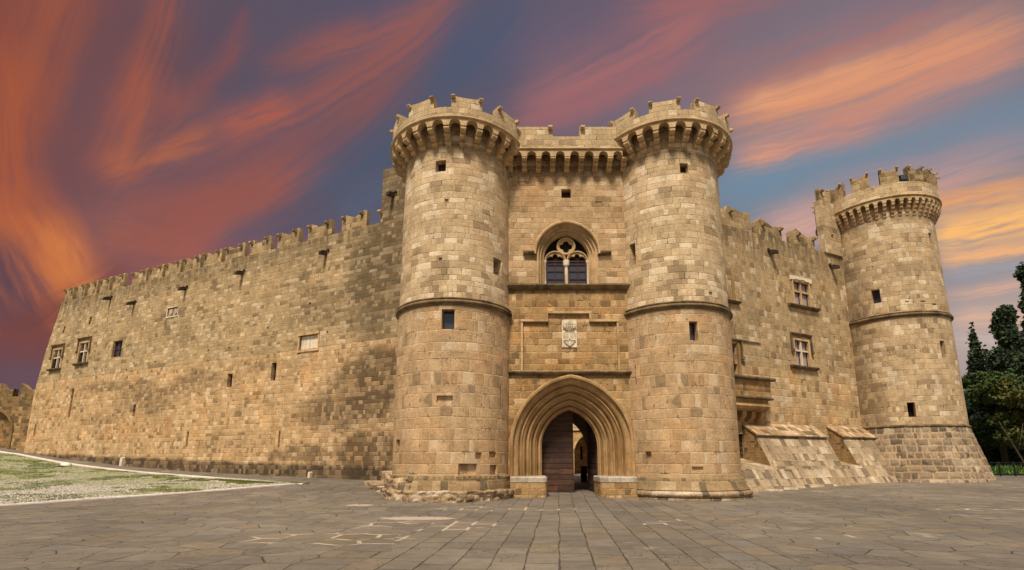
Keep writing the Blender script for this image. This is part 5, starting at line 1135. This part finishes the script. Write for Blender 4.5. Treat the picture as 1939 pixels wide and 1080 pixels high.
for (s_, lab) in ((.55, 'flat pale slab lying at the foot of the talus, nearest the right gate tower'), (1.75, 'flat pale slab lying at the foot of the talus, second from the right gate tower')):
    p = FR(s_, 0, 2.72); z = float(gz(p[0], p[1])); st = thing('stone_slab', (p[0], p[1], z), lab, 'stone slab'); m_ = MB(); m_.prism(lambda a, b, c: FR(s_+a, z+b, 2.72+c), [(-.36, 0), (.36, 0), (.34, .09), (-.33, .11)], -.16, .16); m_.build('slab_body', 'pale', st)

# ------------------------------------------------------------------ park behind the corner tower
def place(u, dist): d = ray(u, 873); k = dist/d[1]; return d[0]*k, dist
gxy = [place(1868, 43.), place(2150, 43.), place(2500, 62), place(1700, 62)]
me = bpy.data.meshes.new('park_ground'); me.from_pydata([(x, y, float(gz(x, y))+.12) for x, y in gxy], [], [(0, 1, 2, 3)]); me.materials.append(M['grassy']); o = bpy.data.objects.new('park_ground', me); COL.objects.link(o); o['kind'] = 'structure'
def crown_mesh(blobs, n, leaf, flat=1.):
    """leaf clumps scattered through a set of ellipsoids (x,y,z,rx,ry,rz)"""
    vols = np.array([b[3]*b[4]*b[5] for b in blobs])**.7; vols = vols/vols.sum(); cnt = rng.multinomial(n, vols); V = []
    for b, c in zip(blobs, cnt):
        d = rng.normal(size=(c, 3)); d /= np.linalg.norm(d, axis=1)[:, None]; r = rng.random(c)**.33
        r = np.where(rng.random(c) < .7, .78+.3*rng.random(c), r)
        bump_ = np.array([mnoise.noise((q[0]*2.3+b[0], q[1]*2.3+b[1], q[2]*2.3+b[2])) for q in d]); r = r*(1+.42*bump_)
        C = np.array(b[:3])+d*r[:, None]*np.array(b[3:6])
        for k in range(2):
            a = rng.normal(size=(c, 3)); a /= np.linalg.norm(a, axis=1)[:, None]; u = np.cross(a, rng.normal(size=(c, 3))); u /= np.linalg.norm(u, axis=1)[:, None]
            s = leaf*(.5+rng.random(c))[:, None]; o_ = rng.normal(size=(c, 3))*leaf*.5
            V.append(np.stack([C+o_-a*s-u*s*.4, C+o_+a*s*.2-u*s*.55, C+o_+a*s, C+o_+a*s*.1+u*s*.55], 1))
    V = np.concatenate(V).reshape(-1, 3); return V
def tree(kind, u, dist, vtop, width, label, cat, m_, nleaf, leaf, vbot=None, shape='cypress', lean=0., group=None, seed=0):
    d = ray(u, vtop); x, y = d[0]/d[1]*dist, dist; z0 = float(gz(x, y))
    ztop = CZ+d[2]*dist/d[1]; H = ztop-z0; th = thing(kind, (x, y, z0), label, cat, group)
    rr = random.Random(seed); bl = []
    if shape == 'cypress':
        for i in range(16):
            t = (i+.5)/16; w = width*(math.sin(PI*min(1, .12+t*.9))**.6)*(1-.35*t) if t < .97 else width*.15
            for _ in range(3): a = rr.uniform(0, 2*PI); bl.append((x+math.cos(a)*w*.42+lean*t, y+math.sin(a)*w*.42, z0+H*(.06+.90*t), w*.55, w*.55, H*.055+.35))
    elif shape == 'round':
        for i in range(20):
            a = rr.uniform(0, 2*PI); t = rr.uniform(.28, .92); w = width*math.sqrt(max(.1, 1-((t-.55)/.5)**2)); q = rr.uniform(.2, .8); s_ = rr.uniform(.22, .4)*width
            bl.append((x+math.cos(a)*w*q, y+math.sin(a)*w*q, z0+H*t, s_*1.2, s_*1.2, s_*.7))
    elif shape == 'tall':
        for i in range(26):
            t = i/25; a = rr.uniform(0, 2*PI); w = width*(1-.75*t)*(.7+.5*rr.random()); s_ = w*.45+.5; bl.append((x+math.cos(a)*w*.6, y+math.sin(a)*w*.6, z0+H*(.12+.84*t), s_, s_, s_*.9+.3))
    V = crown_mesh(bl, nleaf, leaf)-np.array([x, y, z0]); nq = len(V)//4
    me = bpy.data.meshes.new('crown'); me.from_pydata(V.tolist(), [], np.arange(nq*4).reshape(-1, 4).tolist()); me.materials.append(M[m_]); o = bpy.data.objects.new('crown', me); COL.objects.link(o); o.parent = th
    t_ = MB(); t_.tube([(x, y, z0-.3), (x+.1, y, z0+H*.3), (x+lean*.6, y, z0+H*.7), (x+lean, y, z0+H*.9)], [.28, .22, .12, .04], 8)
    for k in range(7):
        a = k*2.4; zz = z0+H*(.22+.09*k); l = width*.55*(1-.08*k); t_.tube([(x+lean*.3, y, zz), (x+math.cos(a)*l*.5, y+math.sin(a)*l*.5, zz+l*.3), (x+math.cos(a)*l, y+math.sin(a)*l, zz+l*.75)], [.10, .06, .02], 5)
    t_.build('trunk', 'bark', th, smooth='all'); return th
tree('cypress', 1838, 58, 614, 1.35, 'slim dark cypress rising closest to the corner tower', 'cypress', 'cypress', 9000, .20, group='park cypresses', seed=1)
tree('cypress', 1864, 66, 650, .9, 'short narrow cypress tip between the slim cypress and the broad dark one', 'cypress', 'cypress', 5000, .2, group='park cypresses', seed=2)
tree('cypress', 1899, 54, 586, 2.1, 'broad dark cypress right of the slim ones, with a rough uneven outline', 'cypress', 'cypress', 15000, .20, group='park cypresses', seed=3, shape='tall')
tree('cypress', 1944, 56, 500, 2.2, 'tallest cypress, cut by the right edge of the photo', 'cypress', 'cypress', 15000, .2, group='park cypresses', seed=4, shape='tall')
tree('broadleaf_tree', 1873, 52, 700, 3.4, 'mid green leafy tree in front of the cypresses, beside the corner tower', 'tree', 'pine', 16000, .17, shape='round', seed=5)
tree('broadleaf_tree', 1938, 47, 705, 3.6, 'olive green bushy tree at the right edge, nearest the railing', 'tree', 'olive', 17000, .15, shape='round', seed=6)
tree('broadleaf_tree', 1838, 64, 735, 3.4, 'dark low tree filling the gap behind the corner tower', 'tree', 'cypress', 9000, .2, shape='round', seed=8)
tree('broadleaf_tree', 1905, 62, 690, 4.6, 'dark background tree behind the railing, between the cypresses', 'tree', 'cypress', 15000, .22, shape='round', seed=9)
tree('broadleaf_tree', 1990, 62, 640, 5.5, 'dark background tree outside the right edge, behind the tallest cypress', 'tree', 'cypress', 12000, .25, shape='round', seed=10)
tree('hedge', 1880, 56, 815, 3.2, 'dark hedge mass behind the railing near the tower', 'hedge', 'cypress', 11000, .2, shape='round', seed=11)
tree('hedge', 1925, 55, 820, 3.4, 'dark hedge mass behind the railing at the right edge', 'hedge', 'cypress', 11000, .2, shape='round', seed=12)
lt = MB(); x, y = place(1932, 44.5); tr_ = thing('bare_tree', (x, y, .6), 'thin pale leaning trunk in front of the dark park trees', 'tree'); p = place(1915, 45)
lt.tube([(x+.5, y, .5), (x+.2, y, 1.8), (x-.5, y, 3.4), (x-1.3, y, 5.2)], [.10, .085, .06, .03], 7); lt.build('trunk', 'bark', tr_, smooth='all'); lt = MB(); lt.tube([(x-.1, y, 2.5), (x+.5, y+.1, 3.7), (x+.8, y, 5.)], [.06, .04, .02], 6); lt.build('branch', 'bark', tr_, smooth='all')
V = []
for i in range(26):
    u = 1872+i*4.; x, y = place(u, 42.6+rng.random()*.8); z0 = float(gz(x, y))+.1
    for k in range(16):
        a = rng.random()*2*PI; l = .35+.5*rng.random(); w = .05; b0 = np.array([x+.1*rng.normal(), y+.1*rng.normal(), z0]); tip_ = b0+np.array([math.cos(a)*l*.5, math.sin(a)*l*.5, l]); sd_ = np.array([-math.sin(a), math.cos(a), 0])*w; V += [b0-sd_*.5, (b0+tip_)/2-sd_, tip_, (b0+tip_)/2+sd_]
me = bpy.data.meshes.new('leafy_plants'); me.from_pydata([tuple(v) for v in V], [], np.arange(len(V)).reshape(-1, 4).tolist()); me.materials.append(M['bush']); o = bpy.data.objects.new('leafy_plants', me); COL.objects.link(o); o['kind'] = 'stuff'; o['label'] = 'bright green leafy plants growing behind the railing'; o['category'] = 'plants'
# railing
xa, ya = place(1862, 41.2); xb, yb = place(2060, 41.2); fe = thing('iron_railing', (xa, ya, .5), 'dark iron railing with crossed bars below the park trees, right of the corner tower', 'railing')
n_ = 7; mb_r = MB(); mb_c = MB()
for i in range(n_+1):
    x = xa+(xb-xa)*i/n_; z = float(gz(x, ya))-.02; p = MB(); p.box(frame((x, ya, z), (1, 0, 0), (0, -1, 0)), -.045, .045, 0, 1.18, -.045, .045); p.build('post', 'iron', fe)
    if i < n_:
        x2 = xa+(xb-xa)*(i+1)/n_; z2 = float(gz(x2, ya))-.02
        for h in (.12, 1.08): mb_r.tube([(x, ya, z+h), (x2, ya, z2+h)], .028, 6)
        mb_c.tube([(x, ya, z+.12), (x2, ya, z2+1.08)], .02, 5); mb_c.tube([(x, ya, z+1.08), (x2, ya, z2+.12)], .02, 5)
        mb_c.tube([((x+x2)/2, ya, z+.12), ((x+x2)/2, ya, z+1.08)], .02, 5)
mb_r.build('rail', 'iron', fe); mb_c.build('crossed_bars', 'iron', fe)
for o in bpy.data.objects:
    if '_base' in o: del o['_base']
